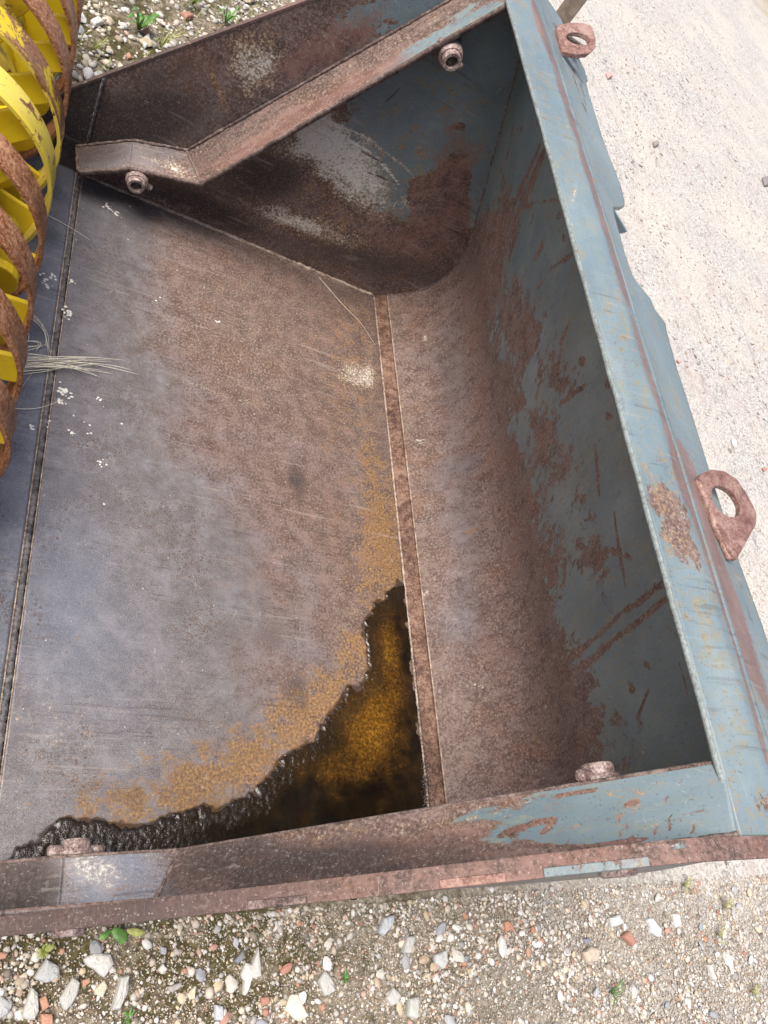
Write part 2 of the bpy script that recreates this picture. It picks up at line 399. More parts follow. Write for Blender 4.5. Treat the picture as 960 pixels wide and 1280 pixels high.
def plate(name, P, thick, mat, parent, surf=None, uv=None, base=None, down=None, back=None, **tags):
    """closed plate: P is an (n,m,3) grid of the seen face, thickness goes along 'down' or against the normal"""
    n, m, _ = P.shape
    if down is None:
        gu = np.gradient(P, axis=0); gv = np.gradient(P, axis=1)
        N = np.cross(gu, gv); N /= np.linalg.norm(N, axis=2, keepdims=True) + 1e-12
        Q = P - N * thick
    else:
        Q = P + np.array(down) * abs(thick)
    V = np.concatenate([P.reshape(-1, 3), Q.reshape(-1, 3)])
    k = n * m
    gu = P[1, 0] - P[0, 0]
    F = [grid_faces(n, m), grid_faces(n, m, k, True)]
    ring = [i * m for i in range(n)] + [(n - 1) * m + j for j in range(1, m)] + \
           [i * m + m - 1 for i in range(n - 2, -1, -1)] + [j for j in range(m - 2, 0, -1)]
    r = np.array(ring); r2 = np.roll(r, -1)
    F.append(np.stack([r2, r, r + k, r2 + k], 1))
    F = np.concatenate(F)
    at = None
    if uv is not None:
        u, v = uv
        mk_ = masks(surf, u.ravel(), v.ravel(), {})
        for c in CH:
            if base and c in base:
                mk_[c] = mk_[c] + np.broadcast_to(base[c], u.shape).ravel()
        at = {c: np.concatenate([mk_[c], mk_[c]]) for c in CH}
    else:
        b = base or {}
        at = {c: np.full(2 * k, float(b.get(c, 0))) for c in CH}
    if back is not None:
        for c in CH: at[c][k:] = back.get(c, 0.0)
    o = mk(name, V, F, mat, parent, at, smooth=True, **tags)
    return o

def sharp(o, ang=35):
    me = o.data
    me.set_sharp_from_angle(angle=math.radians(ang))
    return o

def prism(name, poly, a, b, axis, mat, parent, base=None, bevel=0.002, **tags):
    """polygon extruded along an axis ('y': poly is xz, 'z': poly is xy, 'x': poly is yz)"""
    n = len(poly)
    def P(p, t):
        return {'y': (p[0], t, p[1]), 'z': (p[0], p[1], t), 'x': (t, p[0], p[1])}[axis]
    V = [P(p, a) for p in poly] + [P(p, b) for p in poly]
    F = [list(range(n))[::-1], list(range(n, 2 * n))]
    F += [[i, (i + 1) % n, n + (i + 1) % n, n + i] for i in range(n)]
    bb = base or {}
    at = {c: np.full(2 * n, float(bb.get(c, 0))) for c in CH}
    o = mk(name, V, F, mat, parent, at, smooth=False, **tags)
    if bevel:
        md = o.modifiers.new('edge_bevel', 'BEVEL'); md.width = bevel; md.segments = 2
    return o

def tube(path, rad, seg=8, wob=0.0, seed=0):
    """tube along a polyline -> verts, faces"""
    r_ = np.random.default_rng(abs(seed))
    P = np.asarray(path, float); n = len(P)
    T = np.gradient(P, axis=0); T /= np.linalg.norm(T, axis=1, keepdims=True) + 1e-12
    up = np.array([0, 0, 1.0])
    V = []
    for i in range(n):
        a = np.cross(T[i], up)
        if np.linalg.norm(a) < 1e-3: a = np.cross(T[i], [1, 0, 0])
        a /= np.linalg.norm(a); b = np.cross(a, T[i])
        rr = (rad[i] if hasattr(rad, '__len__') else rad) * (1 + wob * r_.normal())
        for k in range(seg):
            t = 2 * math.pi * k / seg
            V.append(P[i] + rr * (math.cos(t) * a + math.sin(t) * b))
    F = []
    for i in range(n - 1):
        for k in range(seg):
            F.append([i * seg + k, i * seg + (k + 1) % seg, (i + 1) * seg + (k + 1) % seg, (i + 1) * seg + k])
    F.append(list(range(seg))[::-1]); F.append([(n - 1) * seg + k for k in range(seg)])
    return np.array(V), F

def revolve(prof, c, axis, seg=28):
    """profile [(distance along axis, radius)] turned round axis at c"""
    ax = Vector(axis).normalized()
    a = ax.orthogonal().normalized(); b = ax.cross(a)
    V = []; F = []
    for (d, r) in prof:
        for k in range(seg):
            t = 2 * math.pi * k / seg
            V.append(tuple(Vector(c) + ax * d + (a * math.cos(t) + b * math.sin(t)) * r))
    for i in range(len(prof) - 1):
        for k in range(seg):
            F.append([i * seg + k, i * seg + (k + 1) % seg, (i + 1) * seg + (k + 1) % seg, (i + 1) * seg + k])
    F.append(list(range(seg))[::-1]); F.append([(len(prof) - 1) * seg + k for k in range(seg)])
    return np.array(V), F

# ------------------------------------------------------------------ materials
class Nt:
    def __init__(s, name):
        s.m = bpy.data.materials.new(name); s.m.use_nodes = True
        s.t = s.m.node_tree; s.t.nodes.clear()
        s.geo = s.t.nodes.new('ShaderNodeNewGeometry')
    def L(s, a, b):
        if isinstance(a, (int, float)): b.default_value = a
        elif isinstance(a, tuple): b.default_value = (*a, 1.0) if len(b.default_value) == 4 and len(a) == 3 else a
        else: s.t.links.new(a, b)
    def math(s, op, a, b=0.0, c=None, clamp=False):
        n = s.t.nodes.new('ShaderNodeMath'); n.operation = op; n.use_clamp = clamp
        s.L(a, n.inputs[0]); s.L(b, n.inputs[1])
        if c is not None: s.L(c, n.inputs[2])
        return n.outputs[0]
    def attr(s, name):
        n = s.t.nodes.new('ShaderNodeAttribute'); n.attribute_name = name
        return n
    def pos(s, scale=(1, 1, 1), loc=(0, 0, 0)):
        n = s.t.nodes.new('ShaderNodeMapping'); n.inputs['Scale'].default_value = scale
        n.inputs['Location'].default_value = loc
        s.t.links.new(s.geo.outputs['Position'], n.inputs[0])
        return n.outputs[0]
    def noise(s, vec, scale, detail=6, rough=0.6, dist=0.0):
        n = s.t.nodes.new('ShaderNodeTexNoise')
        s.t.links.new(vec, n.inputs['Vector']); n.inputs['Scale'].default_value = scale
        n.inputs['Detail'].default_value = detail; n.inputs['Roughness'].default_value = rough
        n.inputs['Distortion'].default_value = dist
        return n.outputs['Fac']
    def vor(s, vec, scale, feature='F1', rnd=1.0):
        n = s.t.nodes.new('ShaderNodeTexVoronoi'); n.feature = feature
        s.t.links.new(vec, n.inputs['Vector']); n.inputs['Scale'].default_value = scale
        n.inputs['Randomness'].default_value = rnd
        return n
    def ramp(s, fac, stops, interp='LINEAR'):
        n = s.t.nodes.new('ShaderNodeValToRGB'); n.color_ramp.interpolation = interp
        e = n.color_ramp.elements
        while len(e) < len(stops): e.new(0.5)
        for el, (p, c) in zip(e, stops):
            el.position = p; el.color = (*c, 1) if isinstance(c, tuple) else (c, c, c, 1)
        s.L(fac, n.inputs[0])
        return n.outputs[0]
    def mix(s, f, a, b, mode='MIX'):
        n = s.t.nodes.new('ShaderNodeMix'); n.data_type = 'RGBA'; n.blend_type = mode
        s.L(f, n.inputs[0]); s.L(a, n.inputs[6]); s.L(b, n.inputs[7])
        return n.outputs[2]
    def mapr(s, v, a, b, c=0.0, d=1.0, smooth=True):
        n = s.t.nodes.new('ShaderNodeMapRange'); n.interpolation_type = 'SMOOTHSTEP' if smooth else 'LINEAR'
        s.L(v, n.inputs[0]); n.inputs[1].default_value = a; n.inputs[2].default_value = b
        n.inputs[3].default_value = c; n.inputs[4].default_value = d
        return n.outputs[0]
    def finish(s, col, rough, metal=0.0, bump=None, bstr=0.3, bdist=0.002, spec=0.5, coat=0.0, normal=None):
        b = s.t.nodes.new('ShaderNodeBsdfPrincipled'); o = s.t.nodes.new('ShaderNodeOutputMaterial')
        s.L(col, b.inputs['Base Color']); s.L(rough, b.inputs['Roughness']); s.L(metal, b.inputs['Metallic'])
        s.L(spec, b.inputs['Specular IOR Level']); b.inputs['Coat Weight'].default_value = coat
        if bump is not None:
            n = s.t.nodes.new('ShaderNodeBump'); n.inputs['Strength'].default_value = bstr
            n.inputs['Distance'].default_value = bdist
            s.L(bump, n.inputs['Height']); s.t.links.new(n.outputs[0], b.inputs['Normal'])
        s.t.links.new(b.outputs[0], o.inputs[0])
        return s.m

def steel(name, streak=(1, 1, 1), loc=(0, 0, 0), rustdark=1.0, broken=2.0, warm=0.6):
    """worn loader-bucket steel: rust and bare metal under flaking blue-grey paint, spread by the wear and sheen masks"""
    s = Nt(name)
    p = s.pos((1, 1, 1), loc); ps = s.pos(streak, loc)
    big = s.noise(ps, 5.0, 5, 0.6)
    mid = s.noise(ps, 22.0, 6, 0.68)
    fine = s.noise(p, 160.0, 4, 0.7)
    grain = s.noise(p, 620.0, 2, 0.6)
    flake = s.noise(ps, 14.0, 8, 0.74, 0.5)
    flake2 = s.noise(s.pos(streak, (3.1, 7.7, 1.3)), 34.0, 6, 0.75)
    def fac(ch, nz, k=2.4, w=0.10):
        a = s.attr(ch).outputs['Fac']
        v = s.math('ADD', a, s.math('MULTIPLY', s.math('SUBTRACT', nz, 0.5), k))
        return s.mapr(v, 0.5 - w, 0.5 + w)
    d = rustdark
    rust = s.ramp(mid, [(0.28, (0.060 * d, 0.036 * d, 0.029 * d)), (0.45, (0.110 * d, 0.070 * d, 0.056 * d)), (0.58, (0.165 * d, 0.112 * d, 0.093 * d)), (0.75, (0.22 * d, 0.155 * d, 0.13 * d))])
    rust = s.mix(s.mapr(s.noise(ps, 9.0, 6, 0.7), 0.47, 0.66, 0, warm), rust, (0.165 * d, 0.078 * d, 0.044 * d))
    rust = s.mix(s.mapr(fine, 0.50, 0.64, 0, 0.7), rust, (0.29 * d, 0.225 * d, 0.20 * d))
    rust = s.mix(s.mapr(fine, 0.36, 0.47, 0.6, 0.0), rust, (0.028 * d, 0.018 * d, 0.014 * d))
    rust = s.mix(s.mapr(grain, 0.52, 0.68, 0, 0.5), rust, (0.03 * d, 0.018 * d, 0.015 * d))
    met = s.ramp(mid, [(0.30, (0.110, 0.100, 0.102)), (0.5, (0.168, 0.155, 0.160)), (0.70, (0.245, 0.230, 0.238))])
    met = s.mix(s.mapr(fine, 0.48, 0.64, 0, 0.55), met, (0.085, 0.058, 0.048))
    met = s.mix(s.mapr(grain, 0.53, 0.64, 0, 0.5), met, (0.36, 0.34, 0.35))
    met = s.mix(s.mapr(grain, 0.38, 0.46, 0.5, 0.0), met, (0.05, 0.042, 0.045))
    met = s.mix(s.mapr(s.attr('cool').outputs['Fac'], 0.95, 1.4, 0, 0.6), met, (0.145, 0.17, 0.215))  # bluish sky sheen painted into the metal colour where cool runs high
    met = s.mix(s.math('MULTIPLY', s.mapr(s.noise(p, 10.0, 7, 0.72), 0.50, 0.66), 0.4), met, (0.28, 0.27, 0.295))
    f_cool = fac('cool', s.math('MULTIPLY_ADD', fine, 0.40, s.math('MULTIPLY_ADD', big, 0.35, s.math('MULTIPLY', mid, 0.25))), 2.6, 0.38)
    col = s.mix(f_cool, rust, met)
    vv = s.vor(p, 95)
    col = s.mix(s.math('MULTIPLY', s.mapr(s.math('ABSOLUTE', s.math('SUBTRACT', vv.outputs['Distance'], 0.36)), 0.03, 0.09, 0.75, 0.0), s.mapr(s.noise(p, 5.5, 4, .6), 0.47, 0.62)), col, (0.10 * d, 0.055 * d, 0.035 * d))
    paintc = s.ramp(big, [(0.3, (0.104, 0.148, 0.166)), (0.55, (0.150, 0.200, 0.217)), (0.75, (0.218, 0.265, 0.270))])
    paintc = s.mix(s.mapr(flake2, 0.50, 0.68, 0, 0.55), paintc, (0.20, 0.21, 0.15))
    paintc = s.mix(s.mapr(fine, 0.60, 0.74, 0, 0.25), paintc, (0.13, 0.075, 0.04))
    mot = s.noise(s.pos((streak[0] * 1.0, streak[1] * 2.2, streak[2] * 1.0), (2, 6, 4)), 48.0, 6, 0.76)
    paintc = s.mix(s.math('MULTIPLY', s.mapr(mot, 0.50, 0.60, 0, 0.75), s.mapr(s.noise(ps, 6.5, 4, .6), 0.42, 0.60)), paintc, (0.215, 0.185, 0.115))
    paintc = s.mix(s.math('MULTIPLY', s.mapr(mot, 0.60, 0.66, 0, 0.8), s.mapr(s.noise(ps, 8.5, 4, .6), 0.44, 0.58)), paintc, (0.15, 0.07, 0.04))
    fl = s.math('MULTIPLY_ADD', flake, 0.55, s.math('MULTIPLY', flake2, 0.45))
    f_paint = fac('paint', fl, broken * 1.35, 0.045)
    f_halo = fac('paint', fl, broken * 1.35, 0.24)
    col = s.mix(s.math('MULTIPLY', f_halo, 0.6), col, (0.145, 0.10, 0.055))
    col = s.mix(f_paint, col, paintc)
    orc = s.ramp(fine, [(0.34, (0.075, 0.045, 0.026)), (0.5, (0.20, 0.108, 0.042)), (0.66, (0.40, 0.235, 0.085))])
    f_or = fac('orange', s.math('MULTIPLY_ADD', fine, 0.30, s.math('MULTIPLY_ADD', mid, 0.30, s.math('MULTIPLY', flake2, 0.40))), 4.2, 0.20)
    col = s.mix(s.math('MULTIPLY', f_or, 0.85), col, orc)
    redc = s.ramp(mid, [(0.3, (0.115, 0.055, 0.042)), (0.55, (0.19, 0.10, 0.08)), (0.75, (0.26, 0.165, 0.135))])
    f_red = fac('red', s.math('MULTIPLY_ADD', fine, 0.4, s.math('MULTIPLY', mid, 0.6)), 2.0, 0.2)
    col = s.mix(s.math('MULTIPLY', f_red, 0.8), col, redc)
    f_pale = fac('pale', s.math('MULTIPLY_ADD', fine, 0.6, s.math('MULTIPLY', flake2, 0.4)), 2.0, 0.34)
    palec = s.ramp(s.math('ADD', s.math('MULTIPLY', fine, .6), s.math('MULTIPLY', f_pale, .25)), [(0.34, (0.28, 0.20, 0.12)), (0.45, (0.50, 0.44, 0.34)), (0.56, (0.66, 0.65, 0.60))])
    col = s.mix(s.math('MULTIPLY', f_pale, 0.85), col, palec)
    f_dark = fac('dark', s.math('MULTIPLY_ADD', fine, 0.35, s.math('MULTIPLY', mid, 0.65)), 1.7, 0.3)
    darkc = s.ramp(fine, [(0.3, (0.016, 0.012, 0.011)), (0.55, (0.045, 0.033, 0.030)), (0.72, (0.11, 0.085, 0.075))])
    col = s.mix(s.math('MULTIPLY', f_dark, 0.88), col, darkc)
    # hair-thin curved scratches and pale specks
    ln = s.noise(s.pos((streak[0] * 1.0, streak[1] * 0.7, streak[2] * 1.0), (8, 2, 5)), 15.0, 2, 0.5, 1.4)
    lmask = s.mapr(s.noise(p, 12.0, 3, 0.6), 0.52, 0.60)
    lw = s.mapr(s.math('ABSOLUTE', s.math('SUBTRACT', ln, 0.5)), 0.0, 0.006, 1.0, 0.0)
    col = s.mix(s.math('MULTIPLY', s.math('MULTIPLY', lw, lmask), s.math('MULTIPLY_ADD', f_paint, 0.5, 0.2)), col, (0.17, 0.085, 0.055))
    ln2 = s.noise(s.pos((streak[0] * 0.8, streak[1] * 1.1, streak[2] * 1.0), (1, 9, 5)), 21.0, 2, 0.5, 0.8)
    lw2 = s.mapr(s.math('ABSOLUTE', s.math('SUBTRACT', ln2, 0.5)), 0.0, 0.005, 1.0, 0.0)
    col = s.mix(s.math('MULTIPLY', s.math('MULTIPLY', lw2, s.mapr(s.noise(p, 17.0, 3, 0.6), 0.56, 0.62)), 0.5), col, (0.48, 0.42, 0.36))
    sp = s.noise(p, 290.0, 2, 0.5)
    col = s.mix(s.math('MULTIPLY', s.mapr(sp, 0.64, 0.72, 0, 0.38), s.math('SUBTRACT', 1.0, s.math('MULTIPLY', f_paint, 0.9))), col, (0.50, 0.44, 0.40))
    col = s.mix(s.mapr(sp, 0.30, 0.36, 0.45, 0.0), col, (0.03, 0.02, 0.017))
    # straight drag marks in two directions
    for ang, off_ in ((0.45, 3.0), (-0.9, 7.0)):
        mp = s.t.nodes.new('ShaderNodeMapping'); mp.vector_type = 'POINT'
        mp.inputs['Rotation'].default_value = (0.3, 0.2, ang); mp.inputs['Scale'].default_value = (5.0, 110.0, 40.0)
        mp.inputs['Location'].default_value = (off_, 0, 0)
        s.t.links.new(s.geo.outputs['Position'], mp.inputs[0])
        dr = s.noise(mp.outputs[0], 1.0, 4, 0.6)
        gate = s.mapr(s.noise(s.pos((1, 1, 1), (off_, 2, 1)), 3.2, 3, 0.6), 0.48, 0.60)
        col = s.mix(s.math('MULTIPLY', s.mapr(dr, 0.60, 0.68, 0, 0.30), gate), col, (0.36, 0.31, 0.28))
        col = s.mix(s.math('MULTIPLY', s.mapr(dr, 0.34, 0.41, 0.35, 0.0), gate), col, (0.045, 0.03, 0.026))
    # long fine rub marks
    scr = s.noise(s.pos((streak[0] * 60, streak[1] * 6, streak[2] * 10), (1, 2, 3)), 4.0, 3, 0.6, 1.5)
    col = s.mix(s.mapr(scr, 0.66, 0.72, 0, 0.22), col, (0.42, 0.38, 0.35))
    damp = s.attr('damp').outputs['Fac']
    dampf = s.mapr(s.math('ADD', damp, s.math('MULTIPLY', s.math('SUBTRACT', fine, 0.5), 0.9)), 0.25, 0.85)
    col = s.mix(s.math('MULTIPLY', dampf, 0.8), col, s.mix(1.0, col, (0.22, 0.17, 0.11), 'MULTIPLY'))
    rough = s.mix(f_cool, (0.72, 0.72, 0.72), (0.46, 0.46, 0.46))
    rough = s.mix(f_paint, rough, (0.42, 0.42, 0.42))
    rough = s.mix(f_pale, rough, (0.45, 0.45, 0.45))
    rgh = s.math('ADD', rough, s.math('MULTIPLY', s.math('SUBTRACT', fine, 0.5), 0.35))
    rgh = s.math('SUBTRACT', rgh, s.math('MULTIPLY', dampf, 0.35))
    met_f = s.math('MULTIPLY', f_cool, s.math('SUBTRACT', 0.35, s.math('MULTIPLY', f_paint, 0.35)))
    h = s.math('ADD', s.math('MULTIPLY', fine, 0.5), s.math('ADD', s.math('MULTIPLY', grain, 0.25), s.math('MULTIPLY', mid, 0.8)))
    h = s.math('ADD', h, s.math('MULTIPLY', f_paint, 0.25))
    return s.finish(col, rgh, met_f, h, 0.55, 0.0016, 0.45)

M_FLOOR = steel('worn_floor_steel', (1, 1, 1), (0, 0, 0), 1.0, 2.0, 0.3)
M_RIMS = steel('worn_rim_steel', (1, 1, 1), (4, 4, 1))
M_SIDE = steel('worn_side_steel', (1.0, 1, 1.0), (5, 0, 0))
M_BACK = steel('worn_back_steel', (1.0, 1.1, 0.6), (0, 9, 0), 1.25, 2.7)
M_LIP = steel('worn_lip_steel', (1.2, 0.6, 1), (0, 0, 4))
M_STIFF = steel('worn_flange_steel', (0.45, 1.6, 0.45), (2, 0, 2))

def rusty(name, lo, midc, hi, rough=0.75, sc=90, bstr=0.5):
    s = Nt(name)
    p = s.pos()
    a = s.noise(p, sc, 6, 0.7); b = s.noise(p, sc * 5, 3, 0.65); c = s.noise(p, sc * 0.2, 4, 0.6)
    v = s.math('ADD', s.math('MULTIPLY', a, 0.45), s.math('ADD', s.math('MULTIPLY', b, 0.35), s.math('MULTIPLY', c, 0.2)))
    col = s.ramp(v, [(0.41, lo), (0.49, midc), (0.58, hi)])
    return s.finish(col, rough, 0.0, v, bstr, 0.0015, 0.35)

M_WELD = rusty('weld_bead_steel', (0.04, 0.027, 0.023), (0.105, 0.072, 0.062), (0.24, 0.18, 0.155))
M_WELDP = rusty('pale_weld_edge', (0.13, 0.08, 0.06), (0.30, 0.22, 0.17), (0.52, 0.44, 0.36))
M_GROOVE = rusty('dark_weld_groove', (0.03, 0.03, 0.032), (0.085, 0.080, 0.085), (0.20, 0.185, 0.185), 0.6)
M_LIPEDGE = rusty('chipped_lip_edge', (0.11, 0.10, 0.085), (0.165, 0.19, 0.185), (0.23, 0.27, 0.265), 0.5, 160)
M_REDBAR = rusty('red_brown_bar', (0.045, 0.022, 0.016), (0.125, 0.066, 0.046), (0.27, 0.17, 0.12), 0.75, 45, 0.9)
M_LUG = rusty('rusty_lug_steel', (0.10, 0.046, 0.034), (0.19, 0.10, 0.078), (0.30, 0.20, 0.165), 0.5, 45)
M_RIM = rusty('rusty_rim_steel', (0.085, 0.04, 0.03), (0.20, 0.105, 0.08), (0.33, 0.21, 0.165), 0.6, 50)
M_BOSS = rusty('worn_boss_steel', (0.07, 0.045, 0.04), (0.20, 0.14, 0.125), (0.42, 0.35, 0.32), 0.45, 60)
M_HOLLOW = rusty('dark_socket_steel', (0.015, 0.012, 0.01), (0.05, 0.04, 0.035), (0.14, 0.11, 0.09), 0.5)
M_RING = rusty('rusty_ring_steel', (0.10, 0.030, 0.012), (0.29, 0.115, 0.050), (0.56, 0.32, 0.18), 0.5, 150)

def yellow(name, wear, fade=0.0):
    s = Nt(name)
    p = s.pos()
    a = s.noise(p, 18, 10, 0.72, 0.4); b = s.noise(p, 130, 4, 0.65); c = s.noise(p, 4, 3, 0.5)
    yc = s.ramp(c, [(0.3, (0.60, 0.43, 0.008)), (0.7, (0.80, 0.62, 0.03))])
    yc = s.mix(s.mapr(b, 0.55, 0.75, 0, 0.35), yc, (0.50, 0.34, 0.06))
    yc = s.mix(s.mapr(s.noise(p, 7, 4, .6), 0.35, 0.6, fade * .5, fade), yc, (0.88, 0.78, 0.30))
    rc = s.ramp(b, [(0.35, (0.12, 0.045, 0.02)), (0.6, (0.33, 0.15, 0.07))])
    f = s.mapr(a, 0.62 - wear, 0.65 - wear)
    col = s.mix(f, yc, rc)
    dirt = s.mapr(s.noise(p, 9, 6, 0.7), 0.5, 0.8, 0, 0.5)
    col = s.mix(dirt, col, (0.25, 0.18, 0.05))
    return s.finish(col, 0.42, 0.0, s.math('ADD', a, b), 0.25, 0.001, 0.5)
M_YEL = yellow('yellow_paint', -0.02)
M_YELW = yellow('worn_yellow_paint', 0.05, 0.35)
M_YELR = yellow('half_bare_yellow_paint', 0.17)

# ground sheet
def ground_mat():
    s = Nt('gravel_and_moss_ground')
    p = s.pos()
    sep = s.t.nodes.new('ShaderNodeSeparateXYZ'); s.t.links.new(s.geo.outputs['Position'], sep.inputs[0])
    x, y = sep.outputs[0], sep.outputs[1]
    big = s.noise(p, 2.2, 5, 0.6); mid = s.noise(p, 14, 6, 0.65); fine = s.noise(p, 90, 5, 0.7)
    grit = s.noise(p, 340, 3, 0.7)
    track = s.mapr(s.math('ADD', x, s.math('MULTIPLY', s.math('SUBTRACT', big, 0.5), 1.6)), 1.35, 2.5)
    dirt = s.ramp(fine, [(0.3, (0.055, 0.042, 0.027)), (0.5, (0.16, 0.13, 0.09)), (0.62, (0.28, 0.24, 0.18)), (0.75, (0.42, 0.37, 0.30))])
    moss = s.ramp(fine, [(0.35, (0.022, 0.018, 0.005)), (0.6, (0.070, 0.060, 0.014)), (0.75, (0.15, 0.13, 0.04))])
    dirt = s.mix(s.mapr(x, 0.5, 1.9, 0, .6), dirt, s.ramp(fine, [(0.32, (0.16, 0.135, 0.105)), (0.5, (0.31, 0.275, 0.23)), (0.66, (0.48, 0.44, 0.38))]))
    mossf = s.math('MULTIPLY', s.mapr(s.math('ADD', mid, s.math('MULTIPLY', big, 0.5)), 0.70, 0.84, 0, 0.85), s.mapr(x, 0.7, 1.5, 1.0, 0.35))
    dirt = s.mix(mossf, dirt, moss)
    pale = s.ramp(s.math('ADD', s.math('MULTIPLY', grit, 0.5), s.math('MULTIPLY', fine, 0.5)),
                  [(0.40, (0.11, 0.10, 0.085)), (0.46, (0.28, 0.265, 0.235)), (0.52, (0.43, 0.415, 0.385)), (0.60, (0.56, 0.545, 0.52))])
    tint = s.mapr(mid, 0.42, 0.66, 0, 0.32)
    pale = s.mix(tint, pale, (0.43, 0.375, 0.34))
    v = s.vor(p, 55)
    peb = s.ramp(v.outputs['Color'], [(0.1, (0.26, 0.215, 0.19)), (0.35, (0.46, 0.435, 0.41)), (0.8, (0.56, 0.54, 0.52)), (0.93, (0.36, 0.22, 0.18))], 'CONSTANT')
    pale = s.mix(s.mapr(v.outputs['Distance'], 0.30, 0.42, 0.38, 0.0), pale, peb)
    # long streaks of darker colour
    stre = s.noise(s.pos((1.0, 0.35, 1), (4, 1, 0)), 26, 6, 0.7)
    pale = s.mix(s.mapr(stre, 0.54, 0.66, 0, 0.65), pale, (0.22, 0.18, 0.165))
    pale = s.mix(s.mapr(s.noise(p, 1.6, 6, .65), 0.42, 0.62, 0, 0.35), pale, (0.50, 0.46, 0.38))
    pale = s.mix(s.mapr(s.noise(s.pos((1, .4, 1), (9, 1, 0)), 5, 6, .7), 0.52, 0.66, 0, 0.35), pale, (0.38, 0.31, 0.275))
    edge = s.mapr(s.math('ADD', x, s.math('MULTIPLY', big, 2.0)), 8.3, 9.6, 0, 0.75)
    pale = s.mix(edge, pale, (0.30, 0.24, 0.14))
    col = s.mix(track, dirt, pale)
    h = s.math('ADD', s.math('MULTIPLY', fine, 1.0), s.math('ADD', s.math('MULTIPLY', grit, 0.35), s.math('MULTIPLY', v.outputs['Distance'], -0.5)))
    return s.finish(col, 0.9, 0.0, h, 0.55, 0.006, 0.2)
M_GROUND = ground_mat()

def stone_mat(name, attr='tint'):
    s = Nt(name)
    p = s.pos()
    a = s.attr(attr).outputs['Color']
    n = s.noise(p, 240, 5, 0.7); m = s.noise(p, 45, 4, 0.6)
    col = s.mix(s.mapr(n, 0.35, 0.7, 0.0, 0.35), a, s.mix(1.0, a, (0.55, 0.52, 0.48), 'MULTIPLY'))
    col = s.mix(s.mapr(m, 0.5, 0.75, 0, 0.3), col, (0.25, 0.21, 0.15))
    return s.finish(col, 0.85, 0.0, s.math('ADD', n, m), 0.35, 0.002, 0.25)
M_STONE = stone_mat('gravel_stone')

# ------------------------------------------------------------------ ground
GZ = -0.02
gx = np.concatenate([[-60, -20, -8], np.linspace(-3, 6, 91), [8, 12, 25, 60]])
gy = np.concatenate([[-60, -20, -6], np.linspace(-2, 7, 91), [9, 13, 25, 60]])
X, Y = np.meshgrid(gx, gy, indexing='ij')
Z = GZ - 0.006 + 0.010 * (vnoise(X, Y, 3.0) - 0.5)
Z = np.where((X > -0.15) & (X < 1.4) & (Y > -0.06) & (Y < 1.9), np.minimum(Z, GZ - 0.004), Z)
nG = X.shape
mk('ground', np.stack([X, Y, Z], 2).reshape(-1, 3), grid_faces(*nG), M_GROUND, kind='structure')

# ------------------------------------------------------------------ stones
def ico():
    t = (1 + 5 ** .5) / 2
    v = np.array([(-1, t, 0), (1, t, 0), (-1, -t, 0), (1, -t, 0), (0, -1, t), (0, 1, t), (0, -1, -t), (0, 1, -t), (t, 0, -1), (t, 0, 1), (-t, 0, -1), (-t, 0, 1)], float)
    v /= np.linalg.norm(v[0])
    f = np.array([(0, 11, 5), (0, 5, 1), (0, 1, 7), (0, 7, 10), (0, 10, 11), (1, 5, 9), (5, 11, 4), (11, 10, 2), (10, 7, 6), (7, 1, 8), (3, 9, 4), (3, 4, 2), (3, 2, 6), (3, 6, 8), (3, 8, 9), (4, 9, 5), (2, 4, 11), (6, 2, 10), (8, 6, 7), (9, 8, 1)])
    return v, f
IV, IF = ico()
OV = np.array([(1, 0, 0), (-1, 0, 0), (0, 1, 0), (0, -1, 0), (0, 0, 1), (0, 0, -1)], float)
OF = np.array([(0, 2, 4), (2, 1, 4), (1, 3, 4), (3, 0, 4), (2, 0, 5), (1, 2, 5), (3, 1, 5), (0, 3, 5)])
WHITE = [(0.56, 0.53, 0.48), (0.64, 0.61, 0.57), (0.46, 0.43, 0.38), (0.54, 0.48, 0.39), (0.40, 0.38, 0.35)]
PAL_MIX = WHITE * 2 + [(0.30, 0.29, 0.28), (0.40, 0.33, 0.25), (0.36, 0.20, 0.14), (0.42, 0.30, 0.24), (0.26, 0.21, 0.16), (0.36, 0.30, 0.23), (0.20, 0.17, 0.14), (0.50, 0.42, 0.30), (0.42, 0.37, 0.31), (0.40, 0.34, 0.27)]
PAL_PALE = [(0.46, 0.445, 0.42), (0.42, 0.40, 0.37), (0.50, 0.485, 0.46), (0.37, 0.345, 0.31), (0.38, 0.32, 0.285), (0.35, 0.32, 0.30), (0.48, 0.44, 0.37)]

